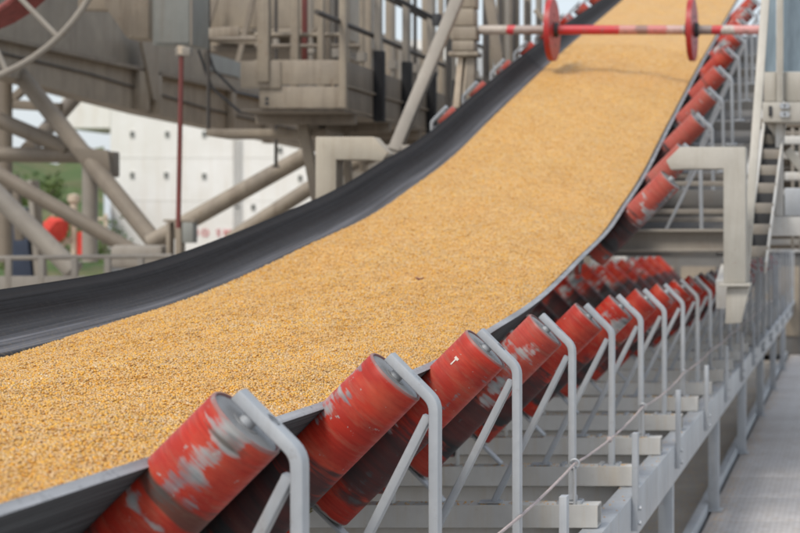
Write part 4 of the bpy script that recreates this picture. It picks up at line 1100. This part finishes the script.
# ------------------------------------------------------------------ ship moored beyond
SY = 150.0
sh = empty('ship', P(220, 300, SY), 'white ship superstructure with small dark windows and red lettering beyond the loader', 'ship'); o10 = P(220, 300, SY)
def sbx(px0, px1, py0, py1, d, name, mat, y=SY, parent=None):
    a, b = P(px0, py0, y) - o10, P(px1, py1, y) - o10
    return MB().box(a.x, b.x, y - SY, y - SY + d, b.z, a.z).build(name, mat, parent or sh)
sw = sbx(110.5, 470, 40, 330, 12, 'wall', 'ship')
sbx(62, 110, 88, 128, 9, 'bridge_wing', 'ship', SY + 2)
for py in (157, 200): sbx(110, 470, py, py + .5, .03, 'deck_seam', 'ship', SY - .031)
wins = [(132, 134), (167, 134), (132, 175), (166, 175), (204, 176), (237, 206), (253, 207), (280, 150), (300, 178), (204, 134)]
for (wx, wy) in wins:
    w_ = sbx(wx - 2.1, wx + 2.1, wy - 3.1, wy + 3.1, .1, 'window_frame', 'ship', SY - .101)
    sbx(wx - 1.8, wx + 1.8, wy - 2.7, wy + 2.7, .02, 'window_glass', 'ship_stain', SY - .122, w_)
ld = sbx(233.4, 233.9, 138, 245, .1, 'ladder_rail', 'ladder_paint', SY - .2); sbx(240.4, 240.9, 138, 245, .1, 'ladder_rail', 'ladder_paint', SY - .2)
for i in range(22): sbx(234, 240.3, 140 + i * 4.6, 141.5 + i * 4.6, .05, 'ladder_rung', 'ladder_paint', SY - .18)
cu = bpy.data.curves.new('lettering', 'FONT'); cu.body = 'NO SMOKING'; cu.size = 9.6 / F * SY; cu.extrude = .03; cu.space_character = 1.55; cu.space_word = .75
tmp = bpy.data.objects.new('lettering', cu); C.objects.link(tmp)
bpy.context.view_layer.update()
me = bpy.data.meshes.new_from_object(tmp); bpy.data.objects.remove(tmp)
me.materials.clear(); me.materials.append(M['red_letters'])
tx = bpy.data.objects.new('lettering', me); C.objects.link(tx); tx.parent = sh
tx.location = P(191, 236, SY - .05) - o10; tx.rotation_euler = (R(90), 0, 0)

# ------------------------------------------------------------------ shrubs on the bank
def bush(px, py, y, w, h, label):
    o = P(px, py, y); e = empty('bush', o, label, 'bush', 'bushes below the bank')
    m = MB(); rn = random.Random(int(px * 7))
    for i in range(520):
        a, b, r_ = rn.uniform(0, 6.28), rn.uniform(-.2, 1.0), rn.uniform(.35, 1) ** .5
        lump = 1 + .3 * math.sin(a * 3 + b * 5)
        c_ = Vector((math.cos(a) * w / 2 * r_ * lump * math.sqrt(max(.05, 1 - b * b * .8)), math.sin(a) * w / 2 * r_ * math.sqrt(max(.05, 1 - b * b * .8)), max(.02, b * h * r_ * lump)))
        d = Vector((rn.uniform(-1, 1), rn.uniform(-1, 1), rn.uniform(-.6, .8))).normalized(); f = d.cross(Vector((rn.uniform(-1, 1), rn.uniform(-1, 1), .3))).normalized(); q = w * .055
        m.add([c_ - d * q, c_ + f * q * .5, c_ + d * q, c_ - f * q * .5], [(0, 1, 2, 3)])
    lf = m.build('foliage', 'leaf', e); lf['kind'] = 'stuff'
    st_ = MB()
    for i in range(4): st_.tube([(rn.uniform(-.1, .1) * w, 0, -.2), (rn.uniform(-.25, .25) * w, rn.uniform(-.2, .2) * w, h * .6)], .02 * w, 5)
    sk = st_.build('stems', 'tube_dark', e); sk['kind'] = 'stuff'
M['leaf'] = simple('bush_leaves', (.035, .075, .012), (.09, .13, .02), 1.5, .7)
bush(64, 258, 62, 1.6, 1.0, 'low green bush behind the red bag'); bush(108, 262, 66, 1.5, 1.3, 'green bush between the upright tube and the ship wall')
bush(8, 268, 60, 1.3, 1.5, 'light green bush at the frame edge behind the guard rail'); bush(40, 205, 96, 3.0, 1.4, 'green bush on the bank under the dark tube')
# ------------------------------------------------------------------ grain spilled over beams and floor
def spill():
    m_v, m_f = [], []
    kv = [(0, 0, .55), (1, 0, 0), (.3, .82, .05), (-.9, .5, 0), (-.9, -.5, .1), (.3, -.8, .05)]
    kf = [(0, 1, 2), (0, 2, 3), (0, 3, 4), (0, 4, 5), (0, 5, 1)]
    spots = []
    for k in range(1, 14):
        y = Y0 + SPC * k
        for i in range(170): spots.append((random.choice((random.gauss(-1.2, .22), random.gauss(-1.75, .3))), y + random.uniform(-.05, .05), .9135))
        for i in range(10): spots.append((random.uniform(-.955, -.88), y + random.uniform(.1, 1.1), .829))
    for i in range(4200): spots.append((-1.08 - abs(random.gauss(0, .5)), random.uniform(6.5, 26), -.0885))
    for i in range(900): spots.append((-.90 + abs(random.gauss(0, .07)), random.uniform(6.5, 24), .001))
    for (x, y, z) in spots:
        if z > .9 and not -3.1 < x < -.92: continue
        a = random.uniform(0, 6.28); sz = random.uniform(.0042, .0058); b = len(m_v)
        for (u, v, w) in kv: m_v.append((x + sz * (u * math.cos(a) - v * math.sin(a)), y + sz * (u * math.sin(a) + v * math.cos(a)), z + sz * w))
        m_f.extend(tuple(i + b for i in f) for f in kf)
    me = bpy.data.meshes.new('spilled_grain'); me.from_pydata(m_v, [], m_f)
    n = len(m_v) // 6
    at = me.attributes.new('tint', 'FLOAT', 'POINT'); at.data.foreach_set('value', np.repeat(rng.random(n), 6).astype(np.float32))
    at = me.attributes.new('kernel', 'FLOAT', 'POINT'); at.data.foreach_set('value', np.ones(n * 6, np.float32))
    me.materials.append(M['corn']); o = bpy.data.objects.new('spilled_grain', me); C.objects.link(o)
    tag(o, 'loose grain spilled over the cross beams and floor under the rollers', 'spilled grain', kind='stuff')
spill()
# a scrap of husk on the grain
hk = MB()
for (a, b, w) in (((0, 0, 0), (.022, .014, .008), .010), ((.006, 0, .003), (-.014, .018, .010), .008)): hk.bar(a, b, w, .003, (0, 0, 1))
yk = 8.6; ck = corn_line(yk); xk = (418 - 848) / F * yk
hko = hk.build('husk', 'red_pipe'); hko.location = (xk, yk, EYE + float(np.interp(xk, [c[0] for c in ck][::-1], [c[1] for c in ck][::-1])) + .006)
tag(hko, 'small reddish brown scrap of husk lying out on the corn', 'husk')

# ------------------------------------------------------------------ fittings on the loader steelwork
cd = empty('conduit_run', P(60, 60, 22), 'thin dark conduit with clips following the brown girder', 'conduit'); oc2 = P(60, 60, 22)
def on_girder(px, py, out=.02):
    y = F * (XG + out) / (px - 848); return Vector((XG + out, y, A(py, y)))
MB().tube([on_girder(-20, 48) - oc2, on_girder(90, 74) - oc2, on_girder(205, 108) - oc2, on_girder(330, 138) - oc2], .014, 8).build('pipe', 'rod_dark', cd, smooth=True)
fb = MB()
for i in range(40):
    px_ = -20 + 9 * i; q = on_girder(px_, 29 + .222 * (px_ + 20) + 6, 0.001) - og; fb.bolt(q, (1, 0, 0), .022, .02)
fb.build('bolt', 'brown', gd)
hc = empty('hanging_cables', P(225, 0, 20), 'two thin dark cables looping under the platform house', 'cable'); ohc = P(225, 0, 20)
for pts in (((198, -5, 20), (204, 40, 20), (214, 70, 20), (236, 92, 20), (262, 98, 19)), ((196, -5, 20.3), (199, 52, 20.3), (212, 88, 20.3), (240, 112, 20.2), (268, 116, 19.5))):
    MB().tube([P(*p) - ohc for p in pts], .014, 8).build('cable', 'black_rubber', hc, smooth=True)
# slender uprights and braces standing along the gallery behind the railing
for i, (px_, y_, w, mat, lab) in enumerate(((276, 20.5, .03, 'rod_dark', 'thin dark upright rod behind the platform front, next to the wide post'), (311, 21, .04, 'tube_grey', 'thin grey upright rod between the red post and the platform corner'),
        (336, 21.5, .04, 'rod_dark', 'thin dark upright rod just short of the platform corner post'), (362, 22, .05, 'beige', 'thin beige upright past the platform corner post'),
        (393, 23, .05, 'tube_grey', 'thin grey upright between two sleeved railing posts'), (415, 23.5, .04, 'rod_dark', 'thin dark upright near the slung cable clamp'), (433, 24, .06, 'beige', 'beige upright just before the diagonal brace'),
        (475, 24.5, .05, 'rod_dark', 'thin dark upright right behind the worn bearing block'), (491, 25, .06, 'beige', 'beige upright behind the pale inner end of the axle'), (547, 26, .06, 'tube_grey', 'grey upright seen behind the inner red disc'))):
    a = P(px_, 120, y_); e = empty('upright_rod', (a.x, a.y, 2.6), lab, 'rod', 'slender uprights behind the railing')
    MB().box(-w / 2, w / 2, -w / 2, w / 2, 0, 3.4).build('rod', mat, e, bevel=.004); MB().box(-w, w, -w, w, -.02, 0).build('foot', mat, e)
    MB().box(-w * .9, w * .9, -w * .9, w * .9, 1.2, 1.3).build('coupler', 'tube_grey', e)
